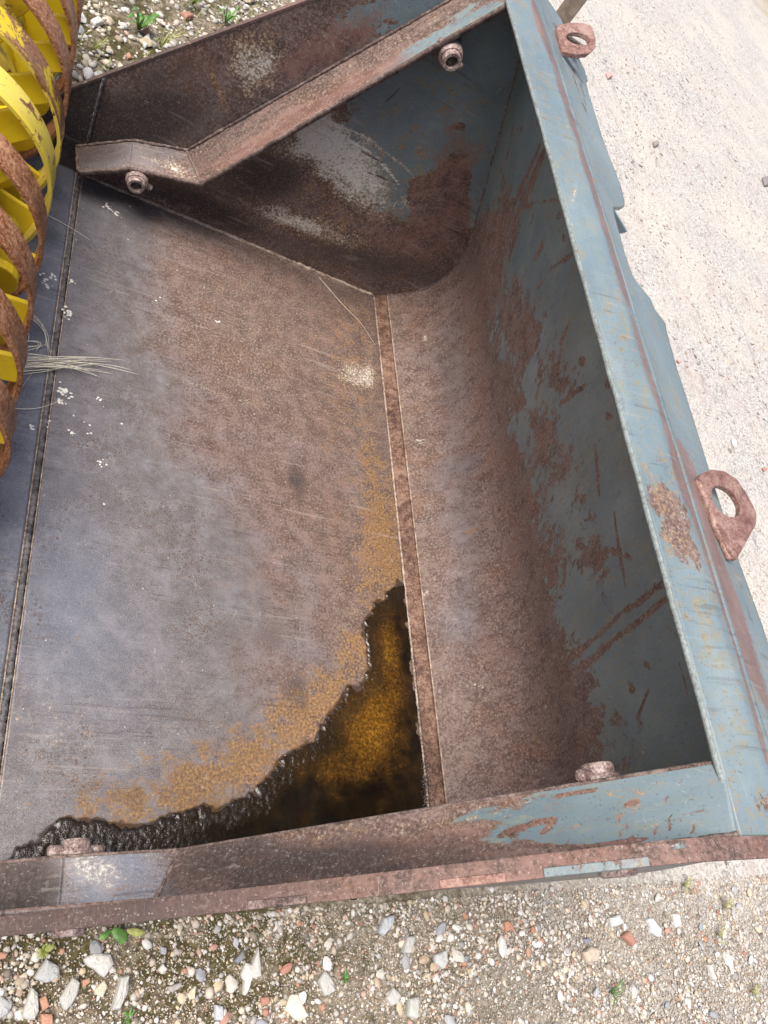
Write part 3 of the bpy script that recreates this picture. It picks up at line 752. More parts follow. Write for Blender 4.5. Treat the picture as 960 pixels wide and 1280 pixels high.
def gravel(name, n, xr, yr, size, pal, kind='stuff', flat=(0.35, 0.8), keep=None, wp=None, z=GZ, base_shape=None, **tags):
    SV, SF = base_shape or (IV, IF); nvt = len(SV)
    x = rng.uniform(*xr, n); y = rng.uniform(*yr, n)
    if keep is not None:
        k = keep(x, y); x, y = x[k], y[k]
    n = len(x)
    r = size[0] * np.exp(rng.normal(0, size[1], n)); r = np.clip(r, size[0] * 0.4, size[2])
    sc = np.stack([r * rng.uniform(0.75, 1.5, n), r * rng.uniform(0.7, 1.1, n), r * rng.uniform(*flat, n)], 1)
    V = SV[None] * (1 + rng.uniform(-0.22, 0.22, (n, nvt, 1))) * sc[:, None]
    a = rng.uniform(0, 2 * np.pi, n); b = rng.normal(0, 0.25, n)
    yz = V[..., 1] * np.cos(b)[:, None] - V[..., 2] * np.sin(b)[:, None]
    zz = V[..., 1] * np.sin(b)[:, None] + V[..., 2] * np.cos(b)[:, None]
    X_ = V[..., 0] * np.cos(a)[:, None] - yz * np.sin(a)[:, None] + x[:, None]
    Y_ = V[..., 0] * np.sin(a)[:, None] + yz * np.cos(a)[:, None] + y[:, None]
    Z_ = zz + z + sc[:, 2:3] * rng.uniform(-0.45, 0.35, (n, 1)) - 0.004
    VV = np.stack([X_, Y_, Z_], 2).reshape(-1, 3)
    FF = (SF[None] + nvt * np.arange(n)[:, None, None]).reshape(-1, 3)
    pal = np.array(pal)
    c = pal[rng.choice(len(pal), n, p=wp)] * rng.uniform(0.78, 1.15, (n, 1))
    me = bpy.data.meshes.new(name)
    me.vertices.add(len(VV)); me.vertices.foreach_set('co', VV.ravel().astype(np.float32))
    me.loops.add(len(FF) * 3); me.loops.foreach_set('vertex_index', FF.ravel().astype(np.int32))
    me.polygons.add(len(FF)); me.polygons.foreach_set('loop_start', np.arange(0, len(FF) * 3, 3, dtype=np.int32))
    me.update(calc_edges=True); me.validate()
    at = me.attributes.new('tint', 'FLOAT_COLOR', 'POINT')
    cc = np.concatenate([np.repeat(c, nvt, 0), np.ones((n * nvt, 1))], 1).astype(np.float32)
    at.data.foreach_set('color', cc.ravel())
    me.materials.append(M_STONE)
    o = bpy.data.objects.new(name, me)
    return put(o, kind=kind, **tags)

outside = lambda x, y: ~((x > 0.0) & (x < 1.35) & (y > -0.015) & (y < 1.87))
gravel('gravel', 60000, (-0.1, 2.9), (-0.45, 0.0), (0.0017, 0.35, 0.004), PAL_MIX + [(0.30, 0.25, 0.19), (0.36, 0.30, 0.23)] * 4, base_shape=(OV, OF), flat=(.4, .9))
gravel('gravel', 36000, (-0.1, 3.1), (-0.50, 0.0), (0.0029, 0.50, 0.011), PAL_MIX,
       keep=lambda x, y: rng.random(len(x)) < 0.30 + 0.70 * (vnoise(x, y, 9) > 0.50))
gravel('gravel', 15000, (-0.4, 1.6), (1.87, 4.3), (0.0062, 0.45, 0.017), WHITE * 3 + PAL_MIX,
       keep=lambda x, y: rng.random(len(x)) < 0.35 + 0.65 * (vnoise(x, y, 6) > 0.45))
def right_keep(x, y):
    return (x > 1.42) & (rng.random(len(x)) < np.clip(1.2 - 0.12 * np.hypot(x - 1.5, y), 0.15, 1))
gravel('gravel', 36000, (1.4, 6.0), (-0.7, 7.5), (0.0042, 0.5, 0.016), PAL_PALE * 5 + PAL_MIX, keep=right_keep, flat=(0.25, 0.5))

# pebbles big enough to be picked apart, each its own object
_peb = []
def pebble_mesh(seed, tone):
    r_ = np.random.default_rng(abs(seed))
    # one subdivision of the icosahedron, lumpy
    v = [tuple(a) for a in IV]; cache = {}; f = []
    def midp(a, b):
        k = (min(a, b), max(a, b))
        if k not in cache:
            m = (np.array(v[a]) + np.array(v[b])) / 2; m /= np.linalg.norm(m); v.append(tuple(m)); cache[k] = len(v) - 1
        return cache[k]
    for a, b, c in IF:
        ab, bc, ca = midp(a, b), midp(b, c), midp(c, a)
        f += [[a, ab, ca], [b, bc, ab], [c, ca, bc], [ab, bc, ca]]
    V = np.array(v) * (1 + r_.uniform(-0.13, 0.13, (len(v), 1))) * np.array([1.25, 0.85, 0.55])
    me = bpy.data.meshes.new('pebble')
    me.from_pydata(V.tolist(), [], f)
    at = me.attributes.new('tint', 'FLOAT_COLOR', 'POINT')
    at.data.foreach_set('color', np.tile(np.array([*tone, 1.0], np.float32), len(V)))
    me.materials.append(M_STONE)
    return me
TONES = {'whitish': [(0.56, 0.54, 0.50), (0.60, 0.58, 0.55), (0.48, 0.45, 0.40)], 'grey': [(0.36, 0.36, 0.36), (0.27, 0.28, 0.30)],
         'brick red': [(0.38, 0.19, 0.14), (0.42, 0.25, 0.19)], 'tan': [(0.50, 0.42, 0.30), (0.40, 0.31, 0.22)]}
PM = {k: [pebble_mesh(i * 10 + j + len(k), t) for i, t in enumerate(ts) for j in range(3)] for k, ts in TONES.items()}
def pebbles(n, xr, yr, size, where, grp):
    for i in range(n):
        tone = rng.choice(['whitish', 'grey', 'brick red', 'tan'], p=[0.60, 0.15, 0.09, 0.16])
        x, y = rng.uniform(*xr), rng.uniform(*yr)
        s_ = size * math.exp(rng.normal(0, 0.22))
        o = bpy.data.objects.new('pebble', PM[tone][rng.integers(len(PM[tone]))])
        o.location = (x, y, GZ + s_ * 0.12); o.scale = (s_, s_ * rng.uniform(0.8, 1.1), s_ * rng.uniform(0.6, 1))
        o.rotation_euler = (rng.normal(0, .15), rng.normal(0, .15), rng.uniform(0, 6.28))
        w_ = where(x, y)
        put(o, None, 'small loose %s pebble %s' % (tone, w_), 'pebble', grp + ', %s, %s' % (tone, w_))
pebbles(110, (0.25, 2.5), (-0.42, -0.03), 0.0095, lambda x, y: 'below the ' + ('bright part of the near flange' if x < .6 else 'dark rusty part of the near flange' if x < 1.15 else 'middle of the near rim' if x < 1.6 else 'painted strip on the near rim' if x < 2.05 else 'right end of the near rim'), 'pebbles by the near side')
pebbles(60, (0.12, 1.2), (2.15, 3.2), 0.017, lambda x, y: 'beyond the far side plate, ' + ('next to the rings' if x < .4 else 'near the leafy weed' if x < .62 else 'toward the top edge'), 'pebbles beyond the far side')
pebbles(45, (1.9, 4.2), (0.3, 4.5), 0.013, lambda x, y: 'on the pale gravel track ' + ('by the near lifting eye' if y < 1.4 else 'by the lip notches' if y < 2.8 else 'toward the far lifting eye'), 'pebbles on the track')

def slab_stone(poly, h, tone, label, cat='stone', seed=0, z=GZ):
    """flat broken stone: outline with its own thickness, chamfered and lumpy on top"""
    r_ = np.random.default_rng(seed + 5)
    P = np.array(poly, float); c = P.mean(0)
    if sum(P[i][0] * P[(i + 1) % len(P)][1] - P[(i + 1) % len(P)][0] * P[i][1] for i in range(len(P))) < 0: P = P[::-1]
    D = []
    for i in range(len(P)):
        a, b = P[i], P[(i + 1) % len(P)]
        for t in (0, 0.33, 0.67):
            q = a + (b - a) * t
            rad = q - c
            D.append(c + rad * (0.95 + (0.0 if t == 0 else 0.04) + r_.uniform(-0.03, 0.03)))
    D = np.array(D); n = len(D)
    rings = []
    for (s_, zz) in ((0.97, -0.004), (1.0, h * 0.30), (0.90, h * 0.68), (0.70, h * .86), (0.38, h * .92)):
        q = c + (D - c) * s_
        rings.append(np.stack([q[:, 0], q[:, 1], z + zz + (h * r_.uniform(-0.07, 0.07, n) if s_ < 0.95 else np.zeros(n))], 1))
    V = np.concatenate(rings + [np.array([[*c, z + h * .9]])]); m = len(rings)
    F = []
    for k in range(m - 1):
        for i in range(n):
            F.append([k * n + i, k * n + (i + 1) % n, (k + 1) * n + (i + 1) % n, (k + 1) * n + i])
    for i in range(n): F.append([(m - 1) * n + i, (m - 1) * n + (i + 1) % n, m * n])
    F.append(list(range(n))[::-1])
    o = mk('stone', V, F, M_STONE, None, None, smooth=False, origin=(*c, z), label=label, cat=cat)
    at = o.data.attributes.new('tint', 'FLOAT_COLOR', 'POINT')
    at.data.foreach_set('color', np.tile(np.array([*tone, 1.0], np.float32), len(V)))
    return o
GR, LG, WH, BR, OR, BU, DK, TN = (0.38, 0.385, 0.37), (0.43, 0.425, 0.395), (0.54, 0.52, 0.48), (0.36, 0.19, 0.14), (0.42, 0.23, 0.155), (0.56, 0.50, 0.38), (0.20, 0.21, 0.24), (0.45, 0.38, 0.30)
STONES = [
 ([(0.377,-0.076),(0.396,-0.048),(0.42,-0.062),(0.42,-0.08),(0.4,-0.086)], GR, 'smooth grey three-cornered stone below the yellow moss tuft'),
 ([(0.365,-0.131),(0.376,-0.087),(0.388,-0.097),(0.393,-0.126),(0.387,-0.138)], LG, 'tall pale grey stone left of the two brick chips, bottom left corner'),
 ([(0.424,-0.109),(0.444,-0.079),(0.457,-0.089),(0.453,-0.113),(0.437,-0.131),(0.428,-0.121)], LG, 'pale elongated stone standing alone in dark moss right of the brick chips'),
 ([(0.458,-0.054),(0.474,-0.046),(0.507,-0.05),(0.514,-0.067),(0.498,-0.088),(0.479,-0.073),(0.465,-0.065)], WH, 'white lobed stone under the broad green leaf'),
 ([(0.329,-0.093),(0.346,-0.108),(0.345,-0.123),(0.334,-0.129),(0.30,-0.11)], GR, 'rounded grey stone cut by the left edge of the view'),
 ([(0.391,-0.107),(0.402,-0.103),(0.41,-0.12),(0.399,-0.127)], OR, 'upper of two brick red chips among the bottom left stones'),
 ([(0.396,-0.129),(0.415,-0.131),(0.419,-0.147),(0.4,-0.149)], OR, 'lower of two brick red chips among the bottom left stones'),
 ([(0.321,-0.032),(0.334,-0.035),(0.331,-0.043),(0.323,-0.044),(0.312,-0.038)], OR, 'orange brick chip at the left edge just under the bucket rim'),
 ([(0.46,-0.087),(0.473,-0.084),(0.475,-0.091),(0.462,-0.099)], OR, 'small orange brick chip below the white lobed stone'),
 ([(0.482,-0.103),(0.499,-0.09),(0.505,-0.101),(0.498,-0.117),(0.485,-0.111)], BU, 'buff angular stone below the white lobed stone'),
 ([(0.513,-0.137),(0.526,-0.087),(0.541,-0.085),(0.54,-0.117),(0.526,-0.139)], LG, 'long pale slanting stone right of the buff angular stone'),
 ([(0.763,-0.143),(0.766,-0.118),(0.759,-0.106),(0.77,-0.087),(0.783,-0.091),(0.799,-0.061),(0.804,-0.113),(0.783,-0.117),(0.773,-0.141)], WH, 'jagged white stone shaped like a lightning bolt'),
 ([(0.746,-0.082),(0.766,-0.065),(0.768,-0.081),(0.754,-0.088)], DK, 'dark slate chip touching the jagged white stone'),
 ([(0.612,-0.112),(0.642,-0.107),(0.639,-0.118),(0.62,-0.122)], (0.33,0.31,0.30), 'flat dark grey oval stone midway below the bright bent flange'),
 ([(0.598,-0.045),(0.61,-0.05),(0.609,-0.061),(0.6,-0.059)], (0.33,0.33,0.35), 'small dark grey stone close under the near rim'),
 ([(0.595,-0.083),(0.605,-0.074),(0.613,-0.085),(0.603,-0.092)], WH, 'small white diamond-shaped stone above the flat dark grey stone'),
 ([(0.707,-0.15),(0.723,-0.154),(0.725,-0.178),(0.708,-0.176)], (0.42,0.43,0.46), 'upright blue grey stone at the bottom edge left of the jagged white stone'),
 ([(0.65,-0.128),(0.669,-0.116),(0.668,-0.138),(0.658,-0.137)], BU, 'buff wedge stone right of the flat dark grey stone'),
 ([(0.801,-0.149),(0.819,-0.148),(0.822,-0.162),(0.805,-0.164)], BR, 'round brick red pebble below the jagged white stone'),
 ([(0.853,-0.175),(0.866,-0.151),(0.88,-0.15),(0.906,-0.192),(0.882,-0.199)], (0.66,0.60,0.48), 'cream coloured angular stone at the bottom edge right of the red pebble'),
 ([(1.085,-0.057),(1.10,-0.029),(1.13,-0.026),(1.125,-0.044),(1.097,-0.066)], (0.42,0.44,0.46), 'blue grey pointed stone against the near rim'),
 ([(1.142,-0.101),(1.159,-0.07),(1.183,-0.072),(1.163,-0.106)], LG, 'pale slanting stone below the middle of the near rim'),
 ([(1.232,-0.112),(1.267,-0.105),(1.268,-0.129),(1.252,-0.144),(1.229,-0.129)], (0.43,0.44,0.42), 'smooth mid grey oval stone with moss around it'),
 ([(1.091,-0.18),(1.112,-0.162),(1.131,-0.179),(1.123,-0.194),(1.104,-0.197)], LG, 'speckled pale stone low in the middle, left one of a pair'),
 ([(1.141,-0.219),(1.151,-0.187),(1.177,-0.186),(1.167,-0.229)], LG, 'speckled pale stone low in the middle, right one of a pair'),
 ([(1.455,-0.061),(1.468,-0.06),(1.466,-0.082),(1.453,-0.085)], OR, 'narrow upright brick chip below the near rim'),
 ([(1.309,-0.133),(1.321,-0.134),(1.32,-0.143),(1.308,-0.141)], OR, 'tiny orange chip right of the mid grey oval stone'),
 ([(1.978,-0.089),(1.992,-0.086),(2.021,-0.12),(2.008,-0.136),(1.988,-0.125)], (0.64,0.67,0.72), 'bluish white oval stone at lower right'),
 ([(1.857,-0.121),(1.887,-0.11),(1.909,-0.14),(1.892,-0.15)], BR, 'flat red brick piece left of the bluish white stone'),
 ([(1.825,-0.076),(1.865,-0.07),(1.873,-0.094),(1.826,-0.1)], (0.50,0.50,0.48), 'grey stone just above the flat red brick piece'),
 ([(2.089,-0.082),(2.117,-0.084),(2.115,-0.114),(2.088,-0.12)], WH, 'squarish white stone right of the bluish white oval stone'),
 ([(2.192,-0.216),(2.205,-0.221),(2.21,-0.259),(2.197,-0.254)], WH, 'slim white stone in the lower right gravel'),
 ([(2.065,-0.284),(2.084,-0.29),(2.078,-0.304),(2.056,-0.298)], WH, 'small bright white stone near the bottom right edge'),
 ([(1.702,-0.146),(1.733,-0.134),(1.762,-0.145),(1.748,-0.171),(1.709,-0.171)], TN, 'round brownish stone under a small dark blue chip'),
 ([(0.931,-0.132),(0.947,-0.117),(0.963,-0.131),(0.971,-0.157),(0.944,-0.163)], LG, 'rough pale stone left of the small green weed'),
 ([(1.716,-0.118),(1.738,-0.116),(1.741,-0.127),(1.716,-0.129)], DK, 'small dark blue chip above the round brownish stone'),
 ([(0.531,2.859),(0.563,2.888),(0.581,2.876),(0.552,2.84)], BR, 'brick red stone at the top beyond the far side plate'),
 ([(0.275,2.313),(0.292,2.338),(0.306,2.321),(0.287,2.287)], WH, 'white stone nearest the rusty rings beyond the far side plate'),
 ([(0.364,2.482),(0.373,2.499),(0.384,2.479),(0.372,2.465)], OR, 'small orange chip amid white stones beyond the far side plate'),
 ([(0.245,2.553),(0.266,2.595),(0.288,2.579),(0.261,2.538)], WH, 'angular white stone at the top left next to the uppermost ring'),
 ([(0.406,2.596),(0.43,2.652),(0.438,2.597),(0.421,2.561)], WH, 'tall white stone beside the leafy weed beyond the far side plate'),
 ([(3.382,4.795),(3.438,4.849),(3.448,4.805),(3.387,4.741)], (0.5,0.3,0.27), 'pinkish stone on the pale track below the far lifting eye'),
 ([(3.681,4.313),(3.734,4.364),(3.742,4.322),(3.679,4.264)], (0.26,0.22,0.2), 'dark brown stone in the middle of the pale track'),
 ([(5.283,4.977),(5.437,5.092),(5.41,4.962),(5.25,4.854)], (0.22,0.2,0.19), 'dark stone at the right edge of the pale track'),
]
for i, (poly, tone, lab) in enumerate(STONES):
    sz = math.dist(poly[0], poly[2])
    slab_stone(poly, min(0.018, max(0.006, sz * 0.28)), tone, lab, seed=i)

# ------------------------------------------------------------------ small plants
def leaf_mat(name, a, b):
    s = Nt(name)
    n = s.noise(s.pos(), 60, 4, 0.6)
    return s.finish(s.ramp(n, [(0.35, a), (0.65, b)]), 0.5, 0.0, n, 0.2, 0.001, 0.4)
M_LEAF = leaf_mat('green_leaf', (0.05, 0.12, 0.02), (0.13, 0.26, 0.06))
M_LEAFY = leaf_mat('yellow_green_leaf', (0.16, 0.18, 0.04), (0.34, 0.35, 0.11))
M_DRYG = leaf_mat('dry_grass', (0.20, 0.22, 0.06), (0.45, 0.42, 0.20))
M_STRAW = leaf_mat('pale_straw', (0.70, 0.64, 0.48), (0.86, 0.82, 0.70))

def leaf(path, w, fold=0.15, t=0.0006):
    """thin closed leaf blade along a path"""
    P = np.array(path, float); n = len(P)
    T = np.gradient(P, axis=0); T /= np.linalg.norm(T, axis=1, keepdims=True)
    S = np.cross(T, [0, 0, 1.0]); S /= np.linalg.norm(S, axis=1, keepdims=True) + 1e-9
    V = []; F = []
    for i in range(n):
        u = i / (n - 1); ww = w * (math.sin(math.pi * min(1, 0.12 + u * 0.88)) ** 0.8) * 0.5
        for s_ in (-1, 0, 1):
            q = P[i] + S[i] * ww * s_ + np.array([0, 0, abs(s_) * ww * fold])
            V.append(q)
        for s_ in (-1, 0, 1):
            V.append(P[i] + S[i] * ww * s_ + np.array([0, 0, abs(s_) * ww * fold - t]))
    for i in range(n - 1):
        a = i * 6; b = a + 6
        F += [[a, a + 1, b + 1, b], [a + 1, a + 2, b + 2, b + 1], [a + 4, a + 3, b + 3, b + 4], [a + 5, a + 4, b + 4, b + 5],
              [a + 3, a, b, b + 3], [a + 2, a + 5, b + 5, b + 2]]
    return np.array(V), F

def plant(x, y, nl, length, width, lift, mat, label, cat='weed', name='weed', pname='leaf', seed=0, curl=0.4):
    r_ = np.random.default_rng(abs(seed))
    e = empty(name, (x, y, GZ), label, cat)
    for i in range(nl):
        a = 2 * math.pi * (i + r_.uniform(-.3, .3)) / nl
        L_ = length * r_.uniform(0.6, 1.15)
        pts = []
        for k in range(6):
            u = k / 5
            pts.append((x + math.cos(a) * L_ * u * (1 - 0.1 * u), y + math.sin(a + curl * u) * L_ * u, GZ + 0.002 + lift * L_ * math.sin(u * 2.2) * r_.uniform(.85, 1.1)))
        V, F = leaf(pts, width * r_.uniform(0.7, 1.1))
        mk(pname, V, F, mat, e)
    return e
e = empty('weed', (0.523, -0.028, GZ), 'broad bright green leaf growing out from under the near rim', 'weed')
V, F = leaf([(0.502, -0.012, 0.0), (0.51, -0.020, 0.004), (0.517, -0.026, 0.006), (0.521, -0.032, 0.005), (0.523, -0.038, 0.001)], 0.022); mk('leaf', V, F, M_LEAF, e)
V, F = leaf([(0.527, -0.016, 0.0), (0.540, -0.020, 0.004), (0.552, -0.022, 0.004), (0.562, -0.022, 0.002)], 0.014); mk('leaf', V, F, M_LEAFY, e)
V, F = leaf([(0.498, -0.014, 0.0), (0.490, -0.020, 0.003), (0.482, -0.024, 0.003), (0.477, -0.026, 0.0)], 0.012); mk('leaf', V, F, M_LEAF, e)
plant(0.392, -0.036, 16, 0.016, 0.006, 0.5, M_LEAFY, 'fluffy yellow green moss tuft near the left end of the rim', 'moss', 'moss_tuft', 'frond', 1)
plant(0.994, -0.134, 5, 0.018, 0.006, 0.25, M_LEAF, 'tiny green weed with narrow leaves beside the rough pale stone', seed=2)
plant(0.545, -0.150, 5, 0.018, 0.005, 0.3, M_LEAF, 'small pale green weed at the bottom left between stones', seed=9)
TUF = [((2.168, -0.012), 'small yellow green grass tuft touching the near rim at right', 0.03), ((2.334, -0.078), 'olive grass tuft in the gravel farthest right', 0.04),
       ((2.27, -0.147), 'yellowish grass tuft right of the squarish white stone', 0.03), ((1.777, -0.241), 'green grass tuft at the bottom below the red brick piece', 0.035), ((2.36, -0.30), 'thin green grass tuft in the lower right corner', 0.03)]
for i, ((x, y), lab, L_) in enumerate(TUF):
    plant(x, y, 14, L_, 0.0022, 0.9, M_DRYG if i != 3 else M_LEAF, lab, 'grass', 'grass_tuft', 'blade', 20 + i, 1.2)
TL = [((0.393, 2.64), 8, 0.07, 0.020, M_LEAF, 'leafy green weed beyond the far side plate, biggest one'), ((0.471, 2.607), 12, 0.075, 0.004, M_LEAFY, 'upright thin grass clump right of the leafy weed'),
      ((0.574, 2.95), 9, 0.08, 0.009, M_LEAF, 'green weed at the top edge beside the brick red stone'), ((0.51, 2.45), 14, 0.05, 0.003, M_LEAFY, 'low yellow grass clump hugging the far side plate'),
      ((0.70, 2.95), 9, 0.06, 0.008, M_LEAF, 'small weed nearest the far side plate at the top edge'), ((0.27, 2.42), 14, 0.05, 0.003, M_LEAFY, 'thin grass clump just right of the topmost ring'),
      ((0.34, 2.75), 12, 0.06, 0.004, M_LEAFY, 'grassy clump at the top left between white stones')]
for i, ((x, y), n_, L_, w_, m_, lab) in enumerate(TL):
    plant(x, y, n_, L_, w_, 0.9, m_, lab, 'weed', 'weed', 'leaf', 40 + i, 0.8)
# short grass between the stones at the far left
gb_v = []; gb_f = []; off = 0
for i in range(420):
    x, y = rng.uniform(0.1, 1.15), rng.uniform(2.0, 3.4)
    if vnoise(np.array([x]), np.array([y]), 5.0)[0] < 0.47: continue
    a = rng.uniform(0, 6.28); L_ = rng.uniform(0.02, 0.05)
    V, F = leaf([(x + math.cos(a) * L_ * u, y + math.sin(a) * L_ * u, GZ + 1.1 * L_ * math.sin(u * 1.9)) for u in (0, .35, .7, 1)], 0.003)
    gb_v.append(V); gb_f += [[k + off for k in f] for f in F]; off += len(V)
mk('grass', np.concatenate(gb_v), gb_f, M_LEAFY, kind='stuff')

# ------------------------------------------------------------------ the bucket
W = 1.846
Y0 = 0.003
bucket = empty('loader_bucket', (0.65, 0.92, -0.018), 'big open loader bucket of rusty steel with worn blue grey paint and a rain puddle', 'bucket')

def resample(pts, n):
    P = np.array(pts, float)
    d = np.concatenate([[0], np.cumsum(np.linalg.norm(np.diff(P, axis=0), axis=1))])
    t = np.linspace(0, d[-1], n)
    return np.stack([np.interp(t, d, P[:, k]) for k in range(P.shape[1])], 1)
def smooth_poly(pts, n, it=2):
    P = np.array(pts, float)
    for _ in range(it):
        Q = [P[0]]
        for a, b in zip(P[:-1], P[1:]): Q += [a * .75 + b * .25, a * .25 + b * .75]
        Q.append(P[-1]); P = np.array(Q)
    return resample(P, n)

# floor plate, cutting edge
def flat_grid(xs, ys, zf):
    X, Y = np.meshgrid(xs, ys, indexing='ij'); return np.stack([X, Y, zf(X, Y) + 0 * X], 2), X, Y
P, X, Y = flat_grid(np.linspace(0.283, 1.243, 240), np.linspace(0.024, W, 420), lambda x, y: 0.0015 * (vnoise(x, y, 3) - .5) + 0 * x)
base = dict(cool=0.88 - 0.66 * sm(X + 0.26 * (vnoise(X, Y, 4) - .5) + 0.12 * (Y - .9), 0.28, 0.92), dark=0.10, pale=0.02, red=0.02 + 0.08 * sm(X, 0.7, 1.1), orange=0.0 + 0.14 * sm(X, .8, 1.2) + 0.08 * sm(-Y, -.6, -.2))
fp = plate('floor_plate', P, 0.016, M_FLOOR, bucket, 'F', (X, Y), base)
FLOOR_XY = (X, Y)
P, X, Y = flat_grid(np.linspace(0.04, 0.263, 40), np.linspace(0.024, W, 240), lambda x, y: 0.0015 - 0.0125 * sm(-x, -0.10, -0.04) + 0 * y)
base = dict(cool=1.15 + 0 * X, dark=0.06)  # high cool value paints the sky's blue sheen onto this plate
plate('cutting_edge', P, 0.018, M_FLOOR, bucket, 'F', (X, Y), base, label='bare steel front edge plate tinted with blue sky sheen, straw lying on it')

# front seam: recessed groove with a pale ridge either side
def bead(name, pts, r, mat, seed=0, wob=0.10, n=None, flat=1.0, parent=None):
    L_ = sum(math.dist(a, b) for a, b in zip(pts[:-1], pts[1:]))
    Q = resample(pts, n or max(8, int(L_ / 0.006)))
    r_ = np.random.default_rng(abs(seed))
    Q[1:-1] += r_.normal(0, r * 0.12, Q[1:-1].shape)
    V, F = tube(Q, r, 8, wob, seed)
    return mk(name, V, F, mat, parent or bucket)
bead('weld_seam', [(0.2725, 0.026, -0.0035), (0.2725, W - .004, -0.0035)], 0.0075, M_GROOVE, 1, 0.06)
bead('weld_edge', [(0.2645, 0.026, 0.0), (0.2645, W - .004, 0.0)], 0.0018, M_WELDP, 2, 0.06)
bead('weld_edge', [(0.2815, 0.026, -0.0006), (0.2815, W - .004, -0.0006)], 0.0014, M_WELDP, 3, 0.06)

# rear seam bar and the curved back
BAR = [(1.246, 0.001), (1.281, 0.024)]
P = np.zeros((10, 200, 3)); ys = np.linspace(0.024, W, 200)
for i in range(10):
    t = i / 9; x = 1.246 + .035 * t; z = .002 + .022 * t + 0.004 * math.sin(math.pi * t)
    P[i, :, 0] = x; P[i, :, 1] = ys; P[i, :, 2] = z
P[..., 2] += 0.0016 * (vnoise(P[..., 0], P[..., 1], 60) - .5)
plate('seam_bar', P, 0.012, M_REDBAR, bucket)
bead('weld_edge', [(1.2445, 0.026, 0.0015), (1.2445, W - .004, 0.0015)], 0.0030, M_WELDP, 4, 0.06)
bead('weld_edge', [(1.2825, 0.026, 0.0265), (1.2825, W - .004, 0.0265)], 0.0024, M_WELDP, 5, 0.06)
BACK = [(1.281, .025), (1.325, .050), (1.360, .085), (1.390, .130), (1.408, .190), (1.411, .235), (1.402, .295), (1.383, .345), (1.361, .390), (1.108, .874), (1.045, .998)]
bk = smooth_poly(BACK, 190)
ys = np.linspace(Y0, W, 300)
P = np.zeros((190, 300, 3)); P[..., 0] = bk[:, None, 0]; P[..., 2] = bk[:, None, 1]; y0_ = Y0 + .021 * np.clip(1 - P[..., 2] / .6, 0, 1); P[..., 1] = y0_ + (W - y0_) * np.linspace(0, 1, 300)[None]
Zc = P[..., 2]; Yc = P[..., 1]
wav = vnoise(Yc, Zc, 5)
pb = 0.05 + 0.72 * sm(Zc + 0.16 * (wav - .5) + 0.05 * (Yc - 1), 0.22, 0.62) + 0.12 * sm(Zc, 0.6, 0.8) + 0.10 * sm(-Yc, -.35, 0)
base = dict(paint=pb - 0.06, cool=0.10 - 0.10 * sm(Zc, .05, .22), dark=0.02 + 0.25 * sm(Zc, .12, .26) * (1 - sm(Zc, .34, .55)), red=0.18, orange=0.02, pale=0.02)
plate('back_plate', P, 0.012, M_BACK, bucket, 'B', (Zc, Yc), base)

